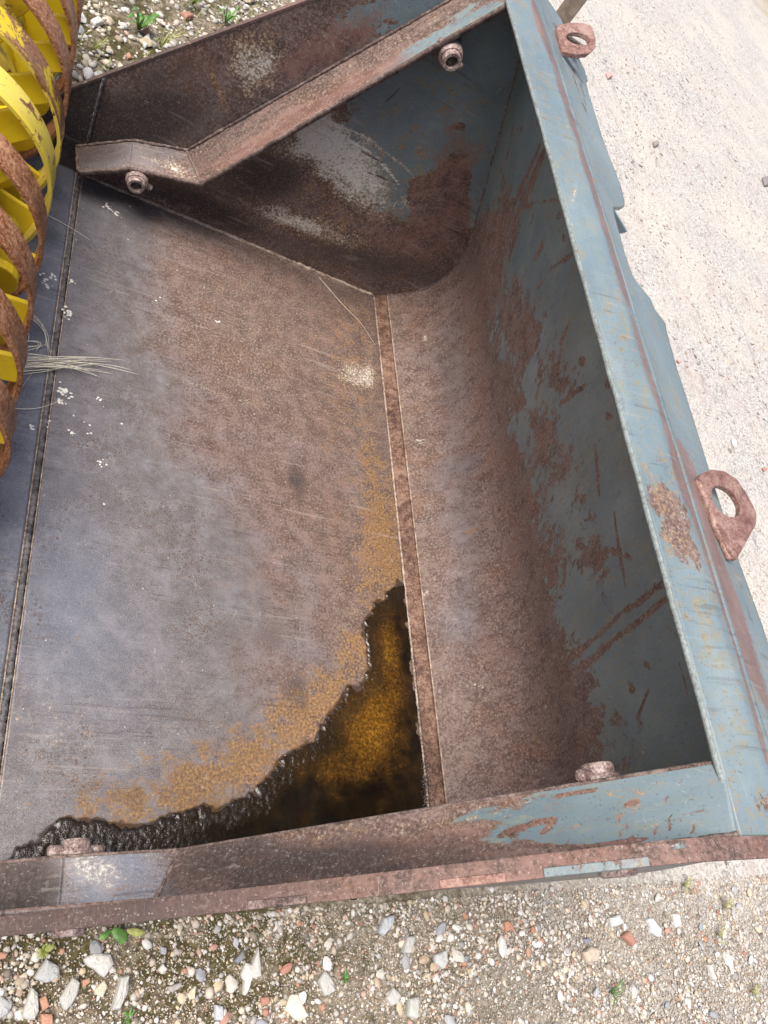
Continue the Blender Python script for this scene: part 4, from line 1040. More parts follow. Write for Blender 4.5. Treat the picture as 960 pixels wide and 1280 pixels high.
# side plates
def xfront(z):
    return np.interp(z, [0, .236, .722, .99, 1.02], [.05, .189, .583, .80, .825])
def xseam(z): return 0.2725 - 0.085 * z
bz = np.concatenate([bk[:, 1]]); 
def xback(z):
    zz = np.array([-.018, 0.0, .025, .05, .085, .13, .19, .235, .295, .345, .39, .85, .93, .99, 1.03])
    xx = np.array([1.24, 1.262, 1.305, 1.345, 1.378, 1.408, 1.428, 1.43, 1.422, 1.402, 1.38, 1.14, 1.225, 1.25, 1.255])
    return np.interp(z, zz, xx)
def side(near):
    yin = Y0 if near else W
    yo = -0.005 if near else W + 0.009
    sgn = -1 if near else 1
    # main plate
    nz, nx = 190, 250
    z = np.linspace(-0.016, 1.003 if near else .984, nz)
    x0 = np.maximum(xseam(z) + 0.004, xfront(z)); x1 = xback(z)
    u = np.linspace(0, 1, nx)
    X = x0[:, None] + (x1 - x0)[:, None] * u[None]; Z = np.repeat(z[:, None], nx, 1)
    P = np.stack([X, np.full_like(X, yin) + (near * .021 * np.clip(1 - Z / .6, 0, 1)), Z + 0 * X], 2)
    if near: P = P[:, ::-1]; X = X[:, ::-1]
    base = dict(dark=0.06 + 0.10 * sm(-Z, -.25, -.1), red=0.20, cool=0.14, pale=0.03, paint=0.02 + 0.35 * sm(X, 1.0, 1.2) * sm(Z, .3, .5), orange=0.05)
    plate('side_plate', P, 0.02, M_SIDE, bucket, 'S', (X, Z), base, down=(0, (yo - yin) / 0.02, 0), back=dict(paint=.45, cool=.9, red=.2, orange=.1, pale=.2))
    # cutter in front of the seam
    z = np.linspace(-0.014, 0.318, 60)
    x0 = xfront(z); x1 = np.maximum(xseam(z) - 0.004, x0 + 0.0015)
    u = np.linspace(0, 1, 50)
    X = x0[:, None] + (x1 - x0)[:, None] * u[None]; Z = np.repeat(z[:, None], 50, 1)
    P = np.stack([X, np.full_like(X, yin) + (near * .021 * np.clip(1 - Z / .6, 0, 1)), Z + 0 * X], 2)
    if near: P = P[:, ::-1]; X = X[:, ::-1]
    plate('side_cutter', P, 0.02, M_SIDE, bucket, 'S', (X, Z), dict(dark=0.45, cool=0.5), down=(0, (yo - yin) / 0.02, 0), back=dict(cool=.6, red=.2, pale=.15))
    yw = yin - sgn * 0.001
    bead('weld_seam', [(xseam(0.0), yw, 0.004), (xseam(.30), yw, 0.30)], 0.0042, M_GROOVE, 7, 0.03)
    # rolled top rim: follows the cut edge of the plate
    rim = [(xfront(zz), zz) for zz in (0.0, .118, .236, .40, .56, .722, .85, .984)] + ([(0.84, 1.004), (1.02, 1.006), (1.12, 1.004)] if near else [(.83, .985), (.93, .986)])
    Q = resample([(a, 0, b) for a, b in rim], 160)[:, [0, 2]]
    T = np.gradient(Q, axis=0); T /= np.linalg.norm(T, axis=1, keepdims=True)
    Nn = np.stack([-T[:, 1], T[:, 0]], 1)
    lo, hi = (min(yin, yo), max(yin, yo))
    if near: lo = -0.018
    # cap bar 3 mm proud on every side
    prof = [(lo - .002, 0.006), (lo - .0015, .0065), (hi - .004, .0065), (hi + .002, .004), (hi + .002, -.004), (lo - .002, -.004)]
    if not near:
        prof = [(lo - .0015, -.004), (lo - .0015, .002), (lo + .001, .003), (hi, .003), (hi + .0015, -.004)]
    V = []; F = []; m = len(prof)
    for i in range(len(Q)):
        for (yy, h) in prof:
            V.append((Q[i, 0] + Nn[i, 0] * h, yy, Q[i, 1] + Nn[i, 1] * h))
    for i in range(len(Q) - 1):
        for k in range(m): F.append([i * m + k, (i + 1) * m + k, (i + 1) * m + (k + 1) % m, i * m + (k + 1) % m])
    F.append(list(range(m))[::-1]); F.append([(len(Q) - 1) * m + k for k in range(m)])
    V = np.array(V); at = {c: np.zeros(len(V)) for c in CH}
    at['red'] += .50; at['dark'] += .62 - .55 * sm(V[:, 0], .35, .75); at['orange'] += .10; at['pale'] += .05; at['paint'] += .12 * sm(V[:, 0], .8, 1.0)
    o = mk('side_rim', V, F, M_RIMS, bucket, at); sharp(o)
    return Q, Nn
Qn, Nn_ = side(True)
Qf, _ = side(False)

# fillet welds between floor and sides
bead('fillet_weld', [(0.285, W - .002, 0.001), (1.238, W - .002, 0.001)], 0.0055, M_WELDP, 11, 0.2)
bead('fillet_weld', [(0.285, .026, 0.001), (1.238, .026, 0.001)], 0.0055, M_WELD, 12, 0.2)
pth = [(a, W - .001, b) for a, b in bk[::6]]
bead('fillet_weld', pth, 0.0035, M_WELD, 13, 0.2)
# deposit of pale dry dirt smeared where the front seam meets the far side
# worn welds on the near rim
def rim_patch(z0, z1, base_mat, label):
    zs = np.linspace(z0, z1, 14)
    V = []; F = []
    for zz in zs:
        x = xfront(zz) if zz < .99 else xfront(.99)
        for (yy, h) in ((-.0205, .005), (-.0195, .0092), (-.0105, .0092), (-.0095, .005)):
            V.append((x - .78 * h, yy, zz + .62 * h))
    for i in range(len(zs) - 1):
        for k in range(4): F.append([i * 4 + k, (i + 1) * 4 + k, (i + 1) * 4 + (k + 1) % 4, i * 4 + (k + 1) % 4])
    F.append([0, 1, 2, 3][::-1]); F.append([(len(zs) - 1) * 4 + k for k in range(4)])
    o = mk('wear_strip', V, F, base_mat, bucket, {c: np.full(len(V), {'paint': .55, 'red': .35}.get(c, 0)) for c in CH}, label=label)
    return sharp(o)
rim_patch(0.60, 0.66, M_WELD, 'short grey weld strip on the near rim')
rim_patch(0.79, 0.85, M_RIM, 'low rusty strip on the near rim')
rim_patch(0.885, 0.975, M_LIP, 'long painted strip on the near rim')

# inner flanges (stiffeners) along both sides
SO = [(.242, .079), (.362, .172), (.494, .214), (.861, .893), (.922, 1.004)]
SI = [(.254, .080), (.365, .157), (.541, .203), (.852, .825), (.943, 1.0)]
def flange(near):
    w = 0.0926
    y_out = Y0 + .001 if near else W - .001
    y_in = Y0 + w if near else W - w
    segs = [(0, 1, 34), (1, 2, 40), (2, 3, 150), (3, 4, 22)]
    for (a, b, n) in ((0, 1, 34), (1, 2, 40), (2, 4, 190)):
        A = resample([(p[0], p[1]) for p in SO[a:b + 1]], n); B = resample([(p[0], p[1]) for p in SI[a:b + 1]], n)
        v = np.linspace(0, 1, 24)
        P = np.zeros((n, 24, 3))
        P[..., 0] = A[:, None, 0] * (1 - v) + B[:, None, 0] * v
        P[..., 2] = A[:, None, 1] * (1 - v) + B[:, None, 1] * v
        P[..., 1] = y_out * (1 - v) + y_in * v
        if not near: P = P[:, ::-1]
        X = P[..., 0]; Y = P[..., 1]
        su = 'U' if near else 'T'
        first = a < 2
        if near: base = dict(dark=.12, cool=.30 if first else .1, red=.2, pale=.05, orange=.05 + .04 * sm(X, .6, .75))
        else: base = dict(dark=.10, cool=.35 if first else .1, red=.34 if not first else .1, pale=.16, orange=.08)
        base = {k: v_ + 0 * X for k, v_ in base.items()}
        plate('flange_plate', P, 0.011, M_STIFF, bucket, su, (X, Y), base)
        # folded inner lip, hanging down from the free edge
    E = resample([(p[0], p[1]) for p in SI], 200)
    V = []; F = []
    T = np.gradient(E, axis=0); T /= np.linalg.norm(T, axis=1, keepdims=True); Nn = np.stack([-T[:, 1], T[:, 0]], 1)
    s_ = 1 if near else -1
    for i in range(200):
        for (dy, h) in ((-.003 * s_, .0010), (.0015 * s_, .0005), (.0025 * s_, -.004), (.0025 * s_, -.0125), (-.003 * s_, -.0125)):
            V.append((E[i, 0] + Nn[i, 0] * h, y_in + dy, E[i, 1] + Nn[i, 1] * h))
    for i in range(199):
        for k in range(5): F.append([i * 5 + k, (i + 1) * 5 + k, (i + 1) * 5 + (k + 1) % 5, i * 5 + (k + 1) % 5])
    F.append(list(range(5))); F.append([199 * 5 + k for k in range(5)])
    mk('flange_edge', V, F, M_WELD, bucket)
    yy0, yy1 = (Y0 + .004, Y0 + w - .002) if near else (W - .004, W - w + .002)
    bead('mitre_weld', [(SO[2][0], yy0, SO[2][1] + .001), (SI[2][0], yy1, SI[2][1] + .001)], 0.0035, M_WELD, 21, 0.15)
    bead('mitre_weld', [(SO[0][0] + .002, yy0, SO[0][1]), (SI[0][0], yy1, SI[0][1])], 0.004, M_WELD, 22, 0.15)
    bead('fillet_weld', [(p[0], yy0, p[1] + .002) for p in SO], 0.004, M_WELD, 23, 0.15)
flange(False); flange(True)

# pin bosses with collar, socket and two set screws
def boss(x, z, near, label=None):
    s_ = 1 if near else -1
    y = (Y0 if near else W)
    ax = (0, s_, 0)
    V, F = revolve([(-.001, .038), (.022, .037), (.040, .033), (.092, .0295), (.101, .0285), (.105, .0265), (.105, .0235), (.116, .0232), (.120, .0215), (.120, .0150), (.102, .0145)], (x, y, z), ax, 32)
    b = mk('pin_boss', V, F, M_BOSS, bucket, label=label); sharp(b, 50)
    V, F = revolve([(.090, .0143), (.109, .0143), (.111, .012), (.1115, .004)], (x, y, z), ax, 20)
    mk('pin_end', V, F, M_HOLLOW, b)
    for d in (-1, 1):
        dx, dz = d * 0.86, -d * 0.25 if not near else -d * .1
        V, F = revolve([(.020, .0090), (.043, .0090), (.046, .0068)], (x, y + s_ * (.103 if near else .086), z), (dx, 0, dz), 10)
        sc = mk('set_screw', V, F, M_BOSS, b)
    # end of the same pin outside the plate
    yo = -0.0085 if near else W + .010
    V, F = revolve([(0, .026), (.010, .026), (.013, .022)], (x, yo, z), (0, -s_, 0), 24)
    mk('outer_pin_head', V, F, M_BOSS, bucket)
boss(.903, .831, False, 'upper far pin boss surrounded by blue paint')
boss(.393, .130, False, 'lower far pin boss close above the floor')
boss(.905, .829, True, 'upper near pin boss peeping over the painted flange')
boss(.390, .130, True, 'lower near pin boss at the end of the wet dirt')

# top lip
LO = [(0.0, 1.218), (0.103, 1.222), (0.238, 1.226), (0.331, 1.23), (0.454, 1.212), (0.604, 1.214), (0.728, 1.219), (0.853, 1.222), (0.955, 1.234), (0.982, 1.246), (0.987, 1.198), (1.010, 1.190), (1.018, 1.118), (1.078, 1.114), (1.200, 1.124), (1.222, 1.131), (1.30, 1.222), (1.335, 1.240), (1.391, 1.250), (1.532, 1.228), (1.70, 1.232), (1.76, 1.242), (1.79, 1.265), (1.846, 1.27), (1.98, 1.20)]
ny = 620
ys = np.linspace(Y0 + .002, 1.98, ny)
xo = np.interp(ys, [a for a, b in LO], [b for a, b in LO])
edge = 0.937 + 0.0012 * (vnoise(ys, ys * 0, 14) - .5)
nv = 60
P = np.zeros((nv, ny, 3))
for i in range(nv):
    t = i / (nv - 1)
    if t < .42:
        a = t / .42; x = edge + (1.012 - .937) * a; z = 1.000 + .0115 * a
    else:
        a = (t - .42) / .58; x = 1.012 + (xo - 1.012) * a; z = 1.0115 - .264 * (x - 1.012)
    P[i, :, 0] = x; P[i, :, 1] = ys; P[i, :, 2] = z
# soften the fold
for _ in range(3):
    P[1:-1] = (P[:-2] + 2 * P[1:-1] + P[2:]) / 4
P[..., 2] += 0.0014 * (vnoise(P[..., 0], P[..., 1], 8) - .5)
X, Y = P[..., 0], P[..., 1]
base = dict(paint=0.84 - .06 * sm(X, 1.1, 1.2), red=0.05 + .10 * np.exp(-((X - 1.014) / .012) ** 2), orange=.10, pale=.04, dark=.02, cool=.1)
plate('top_lip', P, 0.013, M_LIP, bucket, 'L', (X, Y), base)
bead('lip_edge', [(0.9385, Y0 + .004, .9935), (0.9385, 1.975, .9935)], 0.0050, M_LIPEDGE, 31, 0.0, 40)
0 and bead('fold_bead', [(1.0135, Y0 + .06, 1.0108), (1.0135, W - .01, 1.0108)], 0.0026, M_REDBAR, 32, 0.35)

# ribs behind the back plate
for (a, b, lab) in ((1.305, 1.80, None), (0.955, 0.99, None), (0.04, 0.93, None)):
    prism('rear_box', [(1.11, .978), (1.205, .948), (1.24, .74), (1.222, .72), (1.125, .90)], a, b, 'y', M_LIP, bucket, dict(paint=.9))
for (y_, x1) in ((1.232, 1.222), (1.765, 1.255), (1.012, 1.185)):
    prism('gusset', [(1.08, .985), (1.118, .982), (x1, .945), (1.14, .86)], y_, y_ + .012, 'y', M_LIP, bucket, dict(paint=.95))
for y_ in (.35, .9, 1.4):
    prism('back_rib', [(1.085, .96), (1.13, .95), (1.50, .28), (1.46, .10), (1.425, .20), (1.40, .36)], y_, y_ + .02, 'y', M_LIP, bucket, dict(paint=.9))

# lifting eyes
def lug(outline, hole, z0, tilt, th, label):
    """plate with a round eye: outline (x,y), hole centre and radii; tilt = rise per metre outward"""
    hx, hy, rx, ry, rot = hole
    n = 56
    O = np.array(outline); ring_o = []; ring_i = []
    for k in range(n):
        t = 2 * math.pi * k / n
        d = np.array([math.cos(t), math.sin(t)])
        best = 9
        for i in range(len(O)):
            a = O[i] - (hx, hy); b = O[(i + 1) % len(O)] - (hx, hy)
            e_ = b - a; den = d[0] * e_[1] - d[1] * e_[0]
            if abs(den) < 1e-12: continue
            s_ = (a[0] * e_[1] - a[1] * e_[0]) / den; u = (a[0] * d[1] - a[1] * d[0]) / den
            if s_ > 0 and -1e-6 <= u <= 1 + 1e-6: best = min(best, s_)
        ring_o.append((hx + d[0] * best, hy + d[1] * best))
        c_, s2 = math.cos(t - rot) * rx, math.sin(t - rot) * ry
        ring_i.append((hx + c_ * math.cos(rot) - s2 * math.sin(rot), hy + c_ * math.sin(rot) + s2 * math.cos(rot)))
    zf = lambda x: z0 + tilt * (x - hx)
    V = []
    for rg in (ring_o, ring_i):
        for (x, y) in rg: V.append((x, y, zf(x)))
    for rg in (ring_o, ring_i):
        for (x, y) in rg: V.append((x, y, zf(x) - th))
    F = []
    for k in range(n):
        j = (k + 1) % n
        F += [[k, j, n + j, n + k], [2 * n + j, 2 * n + k, 3 * n + k, 3 * n + j], [j, k, 2 * n + k, 2 * n + j], [n + k, n + j, 3 * n + j, 3 * n + k]]
    o = mk('lifting_eye', V, F, M_LUG, bucket, smooth=False, label=label)
    md = o.modifiers.new('edge_bevel', 'BEVEL'); md.width = .0015; md.segments = 2; md.limit_method = 'ANGLE'
    return o
lug([(1.100, .552), (1.128, .572), (1.160, .588), (1.198, .595), (1.232, .588), (1.250, .562), (1.261, .526), (1.245, .500), (1.142, .412), (1.120, .455)],
    (1.172, .528, .041, .029, .25), 0.992, 0.0, .010, 'near lifting eye, a pointed red brown plate with a round hole')
lug([(1.098, 1.708), (1.104, 1.80), (1.114, 1.816), (1.14, 1.828), (1.167, 1.831), (1.188, 1.824), (1.186, 1.77), (1.177, 1.732), (1.158, 1.708), (1.13, 1.702)],
    (1.146, 1.765, .027, .025, .3), 1.018, 0.5, .013, 'far lifting eye, a rust brown rounded plate near the top corner')
bead('fillet_weld', [(1.108, .553, .990), (1.122, .46, .987), (1.142, .418, .982)], 0.006, M_LUG, 41, 0.2)
bead('fillet_weld', [(1.106, 1.71, .989), (1.112, 1.80, .989)], 0.006, M_LUG, 42, 0.2)

# ------------------------------------------------------------------ rain puddle with wet grit round it
PUD = [(1.23, 0.786), (1.201, 0.765), (1.156, 0.718), (1.108, 0.66), (1.096, 0.614), (1.107, 0.541), (1.086, 0.498), (1.048, 0.471), (1.011, 0.423), (0.963, 0.373), (0.919, 0.334), (0.887, 0.315), (0.846, 0.287), (0.807, 0.252), (0.791, 0.224), (0.75, 0.211), (0.679, 0.192), (0.621, 0.18), (0.58, 0.177), (0.518, 0.161), (0.473, 0.158), (0.450, 0.168), (0.400, 0.172), (0.365, 0.155), (0.345, 0.128), (0.325, 0.122), (0.318, 0.100), (0.33, 0.012), (1.2435, 0.012), (1.2435, 0.788)]
def inside_poly(x, y, poly):
    c = np.zeros(x.shape, bool); n = len(poly)
    for i in range(n):
        x0, y0 = poly[i]; x1, y1 = poly[(i + 1) % n]
        if y0 == y1: continue
        hit = ((y0 > y) != (y1 > y)) & (x < (x1 - x0) * (y - y0) / (y1 - y0) + x0)
        c ^= hit
    return c
def dist_line(x, y, pts):
    best = np.full(x.shape, 9.0)
    for (x0, y0), (x1, y1) in zip(pts[:-1], pts[1:]):
        dx, dy = x1 - x0, y1 - y0
        t = np.clip(((x - x0) * dx + (y - y0) * dy) / (dx * dx + dy * dy + 1e-12), 0, 1)
        best = np.minimum(best, np.hypot(x - x0 - t * dx, y - y0 - t * dy))
    return best
h = 0.0032
xs = np.arange(0.290, 1.2440, h); ys = np.arange(0.008, 0.820, h)
X, Y = np.meshgrid(xs, ys, indexing='ij')
wx = 0.040 * (vnoise(X, Y, 30, 3) - .5) + .010 * (vnoise(X, Y, 120, 2) - .5); wy = 0.040 * (vnoise(X + 5, Y + 9, 30, 3) - .5) + .010 * (vnoise(X + 3, Y, 120, 2) - .5)
isin = inside_poly(X + wx, Y + wy, PUD)
d_edge = dist_line(X + wx, Y + wy, PUD[:-2])
sd = np.where(isin, d_edge, -d_edge)
ins = sd > -0.007
bandw = 0.036 + 0.02 * vnoise(X, Y, 12, 2)
left = sm(-X, -.85, -.55)                      # towards the left end it is all wet grit
band = (1 - sm(d_edge, bandw * .55, bandw * 1.5)); band = np.maximum(band, left * .95)
corner = np.exp(-(((X - 1.235) / .055) ** 2 + ((Y - .20) / .09) ** 2))
band = np.clip(np.maximum(band, corner * 0.5), 0, 1)
lump = vnoise(X, Y, 150, 3)
Z = 0.0022 + band * (0.0004 + 0.0034 * (lump - .40) * sm(d_edge, 0, .018))
Z = np.where(sd < 0.004, Z - (0.004 - sd) * 0.55, Z)
idx = -np.ones(X.shape, int); idx[ins] = np.arange(ins.sum())
a = idx[:-1, :-1]; b = idx[1:, :-1]; c = idx[1:, 1:]; d = idx[:-1, 1:]
ok = (a >= 0) & (b >= 0) & (c >= 0) & (d >= 0)
top = np.stack([a[ok], b[ok], c[ok], d[ok]], 1)
Vt = np.stack([X[ins], Y[ins], Z[ins]], 1)
s = Nt('dark_rusty_water')
p = s.pos()
fine = s.noise(p, 150, 5, 0.7); mid = s.noise(p, 16, 6, 0.65); grit = s.noise(p, 420, 3, 0.7)
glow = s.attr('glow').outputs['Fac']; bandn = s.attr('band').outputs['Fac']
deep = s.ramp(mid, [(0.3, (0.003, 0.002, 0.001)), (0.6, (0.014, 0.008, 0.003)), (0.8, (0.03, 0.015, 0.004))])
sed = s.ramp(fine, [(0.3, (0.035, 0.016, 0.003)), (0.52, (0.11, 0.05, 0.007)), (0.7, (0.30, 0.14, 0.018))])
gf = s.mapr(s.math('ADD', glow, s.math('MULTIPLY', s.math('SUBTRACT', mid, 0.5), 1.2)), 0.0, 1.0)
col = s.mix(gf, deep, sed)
bcol = s.ramp(grit, [(0.35, (0.006, 0.004, 0.002)), (0.55, (0.020, 0.012, 0.006)), (0.72, (0.075, 0.044, 0.016))])
col = s.mix(s.math('MULTIPLY', bandn, 0.70), col, bcol)
bump_ = None
rgh = s.mapr(bandn, 0.1, 0.8, 0.04, 0.09, False)
wet = s.noise(p, 150, 2, 0.5)
hh = s.math('MULTIPLY', s.math('ADD', wet, s.math('MULTIPLY', grit, .4)), s.math('ADD', bandn, 0.004))
M_WATER = s.finish(col, rgh, 0.0, hh, 0.55, 0.003, 0.7)
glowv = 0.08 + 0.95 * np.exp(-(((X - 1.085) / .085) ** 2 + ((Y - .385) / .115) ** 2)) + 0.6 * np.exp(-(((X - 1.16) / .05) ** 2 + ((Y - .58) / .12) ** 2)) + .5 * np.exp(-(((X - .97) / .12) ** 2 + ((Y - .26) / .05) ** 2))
glowv *= (sm(-X, -1.243, -1.19) * .7 + .3) * (0.12 + 0.88 * sm(Y, .20, .36))  # sediment fades towards the near wall, painting in its dark reflection
# darkened damp margin soaked into the floor round the water
fx, fy = FLOOR_XY
fx1, fy1 = fx.ravel(), fy.ravel()
wx2 = 0.040 * (vnoise(fx1, fy1, 30, 3) - .5); wy2 = 0.040 * (vnoise(fx1 + 5, fy1 + 9, 30, 3) - .5)
dd = dist_line(fx1 + wx2, fy1 + wy2, PUD[:-2])
dm = np.where(inside_poly(fx1 + wx2, fy1 + wy2, PUD), 1.0, 1 - sm(dd, 0.0, 0.010 + .012 * vnoise(fx1, fy1, 10, 2)))
at = fp.data.attributes.new('damp', 'FLOAT', 'POINT')
at.data.foreach_set('value', np.concatenate([dm, dm]).astype(np.float32))
mk('puddle', Vt, top, M_WATER, None, {'band': band[ins], 'glow': glowv[ins]}, kind='structure', label='dark rusty rain puddle with glossy wet grit in the near rear corner of the bucket')
# wet black grit clinging along the seam beside the puddle
V = []; F = []; off = 0
r2 = np.random.default_rng(12)
for i in range(900):
    t = r2.random() ** 0.8
    y = 0.02 + (1 - t) * 0.62
    wd = 0.003 + 0.012 * math.exp(-((y - .2) / .10) ** 2)
    x = 1.2435 + 0.0035 + r2.normal(0, wd * .6)
    if y > .35 and r2.random() < .35: continue
    r = r2.uniform(.0008, .0022) * (1.3 if y < .3 else 1)
    zz = 0.003 + max(0, (x - 1.246)) * .64
    V.append(IV * r * r2.uniform(.7, 1.3, (12, 1)) + (x, y, zz)); F += (IF + off).tolist(); off += 12
s = Nt('wet_black_grit')
g_ = s.noise(s.pos(), 500, 3, .6)
M_GRIT = s.finish(s.ramp(g_, [(0.4, (0.012, 0.010, 0.009)), (0.65, (0.10, 0.08, 0.07))]), 0.12, 0.0, g_, .5, .001, 0.7)
mk('wet_grit', np.concatenate(V), F, M_GRIT, kind='stuff')

# ------------------------------------------------------------------ white flakes on the floor
s = Nt('chalky_flake')
n_ = s.noise(s.pos(), 200, 4, .6)
M_FLAKE = s.finish(s.ramp(n_, [(0.3, (0.55, 0.52, 0.46)), (0.6, (0.80, 0.78, 0.74))]), 0.8, 0.0, n_, .3, .001, .2)
FL = [(0.304, 1.108, 10), (0.298, 1.085, 6), (0.285, 1.354, 6), (0.236, 1.433, 10), (0.291, 1.451, 5), (0.27, 1.279, 3), (0.386, 1.117, 4), (0.332, 1.054, 3), (0.357, 1.044, 3), (0.37, 1.039, 3), (0.367, 1.015, 3), (0.375, 1.018, 3), (0.333, 1.007, 4), (0.25, 0.995, 5), (0.275, 1.018, 4), (0.276, 1.503, 3), (0.683, 1.486, 4), (0.361, 1.759, 8), (0.38, 1.744, 5), (0.415, 1.795, 2), (0.516, 1.502, 3), (0.559, 1.623, 3), (0.506, 1.486, 3), (0.443, 1.066, 3), (0.407, 0.944, 5), (0.419, 0.841, 2), (0.294, 1.137, 2), (0.287, 1.596, 2), (0.418, 1.667, 2), (0.64, 1.595, 2), (0.264, 1.161, 3), (0.292, 1.339, 5)]
V = []; F = []; off = 0
for (x, y, s_) in FL:
    R_ = s_ * 0.0011
    for i in range(max(1, int(s_ * 1.6))):
        ex = x + r2.normal(0, R_ * 1.0) * (s_ > 3); ey = y + r2.normal(0, R_ * 1.0) * (s_ > 3)
        r = (0.0012 + 0.00028 * s_) * r2.uniform(.5, 1.5)
        V.append(IV * np.array([r * r2.uniform(.7, 1.6), r, .0007]) * r2.uniform(.7, 1.3, (12, 1)) + (ex, ey, .0012)); F += (IF + off).tolist(); off += 12
for i in range(130):
    ex, ey = r2.uniform(.29, 1.2), r2.uniform(.3, 1.8)
    r = r2.uniform(.0005, .0013)
    V.append(IV * np.array([r, r, .0005]) + (ex, ey, .001)); F += (IF + off).tolist(); off += 12
mk('white_flakes', np.concatenate(V), F, M_FLAKE, kind='stuff')

# ------------------------------------------------------------------ straw
def stalk(pts, r, z0=0.006, lift=0.012, seed=0):
    r_ = np.random.default_rng(abs(seed))
    P = smooth_poly([(x, y, 0) for x, y in pts] if len(pts) > 2 else [(pts[0][0], pts[0][1], 0), ((pts[0][0] + pts[1][0]) / 2 + .002, (pts[0][1] + pts[1][1]) / 2, 0), (pts[1][0], pts[1][1], 0)], 14)
    u = np.linspace(0, 1, 14)
    P[:, 2] = z0 + lift * np.sin(u * math.pi * r_.uniform(.7, 1.0)) + .001
    return tube(P, np.linspace(r, r * .35, 14), 5, .05, seed)
TUFT = [[(0.206, 1.164), (0.294, 1.196), (0.433, 1.249)], [(0.207, 1.158), (0.313, 1.196), (0.405, 1.217), (0.469, 1.218)], [(0.207, 1.151), (0.278, 1.176), (0.333, 1.179), (0.385, 1.177)], [(0.208, 1.145), (0.296, 1.173), (0.407, 1.2)], [(0.209, 1.138), (0.279, 1.171), (0.347, 1.221)], [(0.21, 1.131), (0.261, 1.167), (0.331, 1.2)], [(0.211, 1.118), (0.263, 1.147), (0.296, 1.173)], [(0.208, 1.172), (0.23, 1.207), (0.247, 1.231)], [(0.207, 1.186), (0.238, 1.219)], [(0.208, 1.177), (0.259, 1.19), (0.312, 1.198)], [(0.209, 1.348), (0.233, 1.293), (0.251, 1.227), (0.264, 1.194)], [(0.214, 1.335), (0.243, 1.268), (0.257, 1.206)], [(0.208, 1.295), (0.21, 1.247), (0.211, 1.211)], [(0.206, 1.16), (0.26, 1.176), (0.33, 1.21), (0.423, 1.248)], [(0.208, 1.147), (0.262, 1.162), (0.35, 1.191)], [(0.204, 1.208), (0.244, 1.229), (0.231, 1.2)], [(0.231, 1.2), (0.259, 1.192)], [(0.209, 1.136), (0.254, 1.153), (0.323, 1.188), (0.367, 1.212)]]
e = empty('straw_tuft', (0.21, 1.16, 0.004), 'bunch of pale dry straw sticking out from the rusty rings across the front seam', 'straw')
k = 0
for t in TUFT:
    for rep in range(2):
        q = [(x + r2.normal(0, .0025) * (i > 0 or rep) - (0.05 if i == 0 else 0), y + r2.normal(0, .004) - (0.02 if i == 0 else 0)) for i, (x, y) in enumerate(t)]
        if rep: q = q[:-1] + [(q[-1][0] * .8 + q[-2][0] * .2, q[-1][1] * .8 + q[-2][1] * .2)]
        if len(q) < 2: continue
        V, F = stalk(q, 0.00110 * r2.uniform(.7, 1.2), .004, r2.uniform(.004, .020), k)
        mk('stalk', V, F, M_STRAW, e); k += 1
for pts, lab in (([(0.186, 1.645), (0.261, 1.628), (0.32, 1.61)], 'single pale straw stalk crossing the front seam below the far flange'),
                 ([(1.027, 1.821), (1.117, 1.728), (1.176, 1.693), (1.225, 1.619)], 'long bent straw stalk in the far rear corner of the bucket floor'),
                 ([(0.194, 1.014), (0.207, 1.068), (0.235, 1.150)], 'straw stalk slanting down from the straw bunch'),
                 ([(0.201, 1.029), (0.241, 1.038), (0.276, 1.06), (0.305, 1.09)], 'curved straw stalk ending at the white flakes')):
    V, F = stalk(pts, .0008, .003, .003, 77)
    mk('straw_stalk', V, F, M_STRAW, None, label=lab, cat='straw', origin=(*pts[0], .003))

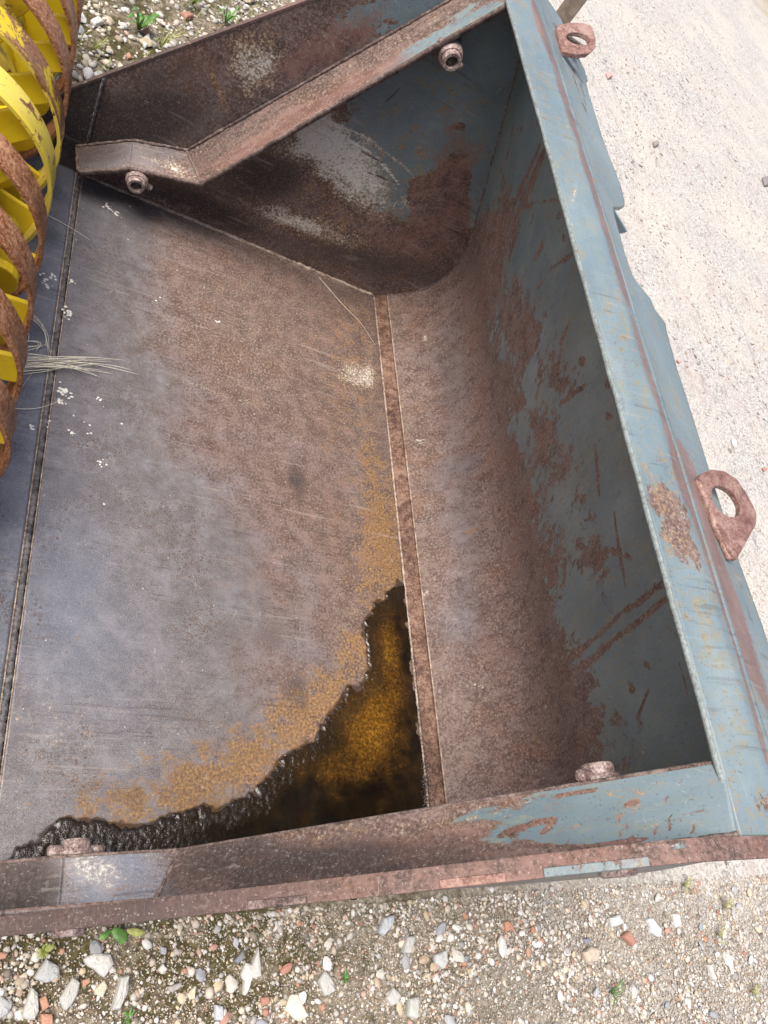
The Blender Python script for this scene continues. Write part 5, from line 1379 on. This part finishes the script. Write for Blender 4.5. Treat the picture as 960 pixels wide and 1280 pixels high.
# ------------------------------------------------------------------ ring roller in front of the bucket
RX, RZ, RR = -0.095, 0.255, 0.275
roller = empty('ring_roller', (RX, 1.1, GZ), 'yellow ring roller with rusty hoop rings standing at the front edge of the bucket', 'roller')
def add_ring(k, outer_mat):
    y = 1.888 - 0.1605 * k
    hw = 0.0365
    prof = [(-hw, RR - .002), (-hw + .004, RR + .0005), (-hw * .5, RR - .0025), (0, RR - .0035), (hw * .5, RR - .0025), (hw - .004, RR + .0005), (hw, RR - .002),
            (hw, RR - .009), (hw - .006, RR - .010), (0, RR - .011), (-hw + .006, RR - .010), (-hw, RR - .009)]
    n = 112; V = []; F = []; mi = []
    r_ = np.random.default_rng(k + 10)
    ph = r_.uniform(0, 6)
    for i in range(n):
        t = 2 * math.pi * i / n
        wob = .0012 * math.sin(2 * t + ph) + .0006 * math.sin(5 * t + ph)
        for (yy, r) in prof:
            rr = r + wob
            V.append((RX + rr * math.cos(t), y + yy, RZ + rr * math.sin(t)))
    m = len(prof)
    for i in range(n):
        j = (i + 1) % n
        for q in range(m):
            F.append([i * m + q, i * m + (q + 1) % m, j * m + (q + 1) % m, j * m + q]); mi.append(0 if q < 6 else 1)
    o = mk('ring', V, F, [outer_mat, M_RING if outer_mat is M_RING else M_YELW], roller, midx=mi); sharp(o, 50)
    # spokes: flat arms from hub to hoop, with round-ended lobes between them
    ns = 6
    for q in range(ns):
        t = 2 * math.pi * (q + .35 + .13 * k) / ns
        c, s_ = math.cos(t), math.sin(t)
        V = []; 
        out = [(.085, -.040), (.150, -.034), (.215, -.030), (.264, -.030), (.264, .030), (.215, .030), (.150, .034), (.085, .040)]
        tw = .010
        for yy in (-.005, .005):
            for (r, a) in out:
                V.append((RX + r * c - a * s_, y + yy + a * .25, RZ + r * s_ + a * c))
        m2 = len(out)
        F = [list(range(m2)), list(range(m2, 2 * m2))[::-1]] + [[i, m2 + i, m2 + (i + 1) % m2, (i + 1) % m2] for i in range(m2)]
        sp = mk('spoke', V, F, M_YEL, o, smooth=False)
        md = sp.modifiers.new('edge_bevel', 'BEVEL'); md.width = .0025; md.segments = 2
    y2 = y - 0.080
    V, F = revolve([(-.030, .150), (-.012, .178), (.012, .178), (.030, .150)], (RX, y2, RZ), (0, 1, 0), 32)
    hub = mk('hub', V, F, M_YELW, roller); sharp(hub)
    for q in range(7):
        t = 2 * math.pi * (q + .1 + .21 * k) / 7
        c, s_ = math.cos(t), math.sin(t)
        out = [(.120, -.046), (.195, -.046)] + [(.195 + .046 * math.sin(u), -.046 * math.cos(u)) for u in np.linspace(.3, math.pi - .3, 9)] + [(.195, .046), (.120, .046)]
        V = []
        for yy in (-.011, .011):
            for (r, a) in out: V.append((RX + r * c - a * s_, y2 + yy, RZ + r * s_ + a * c))
        m2 = len(out)
        F = [list(range(m2)), list(range(m2, 2 * m2))[::-1]] + [[i, m2 + i, m2 + (i + 1) % m2, (i + 1) % m2] for i in range(m2)]
        lb = mk('lobe', V, F, M_YEL, hub, smooth=False)
        md = lb.modifiers.new('edge_bevel', 'BEVEL'); md.width = .003; md.segments = 2
for k in range(-2, 8):
    add_ring(k, {3: M_YELW, 2: M_YELR}.get(k, M_RING))
V, F = revolve([(-.2, .165), (2.0, .165)], (RX, .4, RZ), (0, 1, 0), 28)
o = mk('drum', V, F, M_YEL, roller); sharp(o)

# ------------------------------------------------------------------ post behind the far rear corner
s = Nt('weathered_beige_bar'); n_ = s.noise(s.pos(), 40, 5, .6)
M_BEIGE = s.finish(s.ramp(n_, [(0.35, (0.22, 0.17, 0.125)), (0.65, (0.36, 0.29, 0.22))]), .7, 0.0, n_, .3, .001, .3)
B0 = np.array((1.52, 2.42, GZ)); B1 = np.array((1.352, 2.262, 1.17))
dirv = (B1 - B0) / np.linalg.norm(B1 - B0)
sx = np.array((0.80, -0.60, 0)); sx -= dirv * sx.dot(dirv); sx /= np.linalg.norm(sx); sy = np.cross(dirv, sx)
V = []
for q in (B0, B1):
    for a, b in ((-1, -1), (1, -1), (1, 1), (-1, 1)):
        V.append(q + sx * a * .026 + sy * b * .008)
F = [[3, 2, 1, 0], [4, 5, 6, 7]] + [[i, (i + 1) % 4, 4 + (i + 1) % 4, 4 + i] for i in range(4)]
o = mk('post', V, F, M_BEIGE, None, smooth=False, origin=tuple(B0), label='flat beige metal bar standing behind the far lifting eye', cat='post')
md = o.modifiers.new('edge_bevel', 'BEVEL'); md.width = .002; md.segments = 2
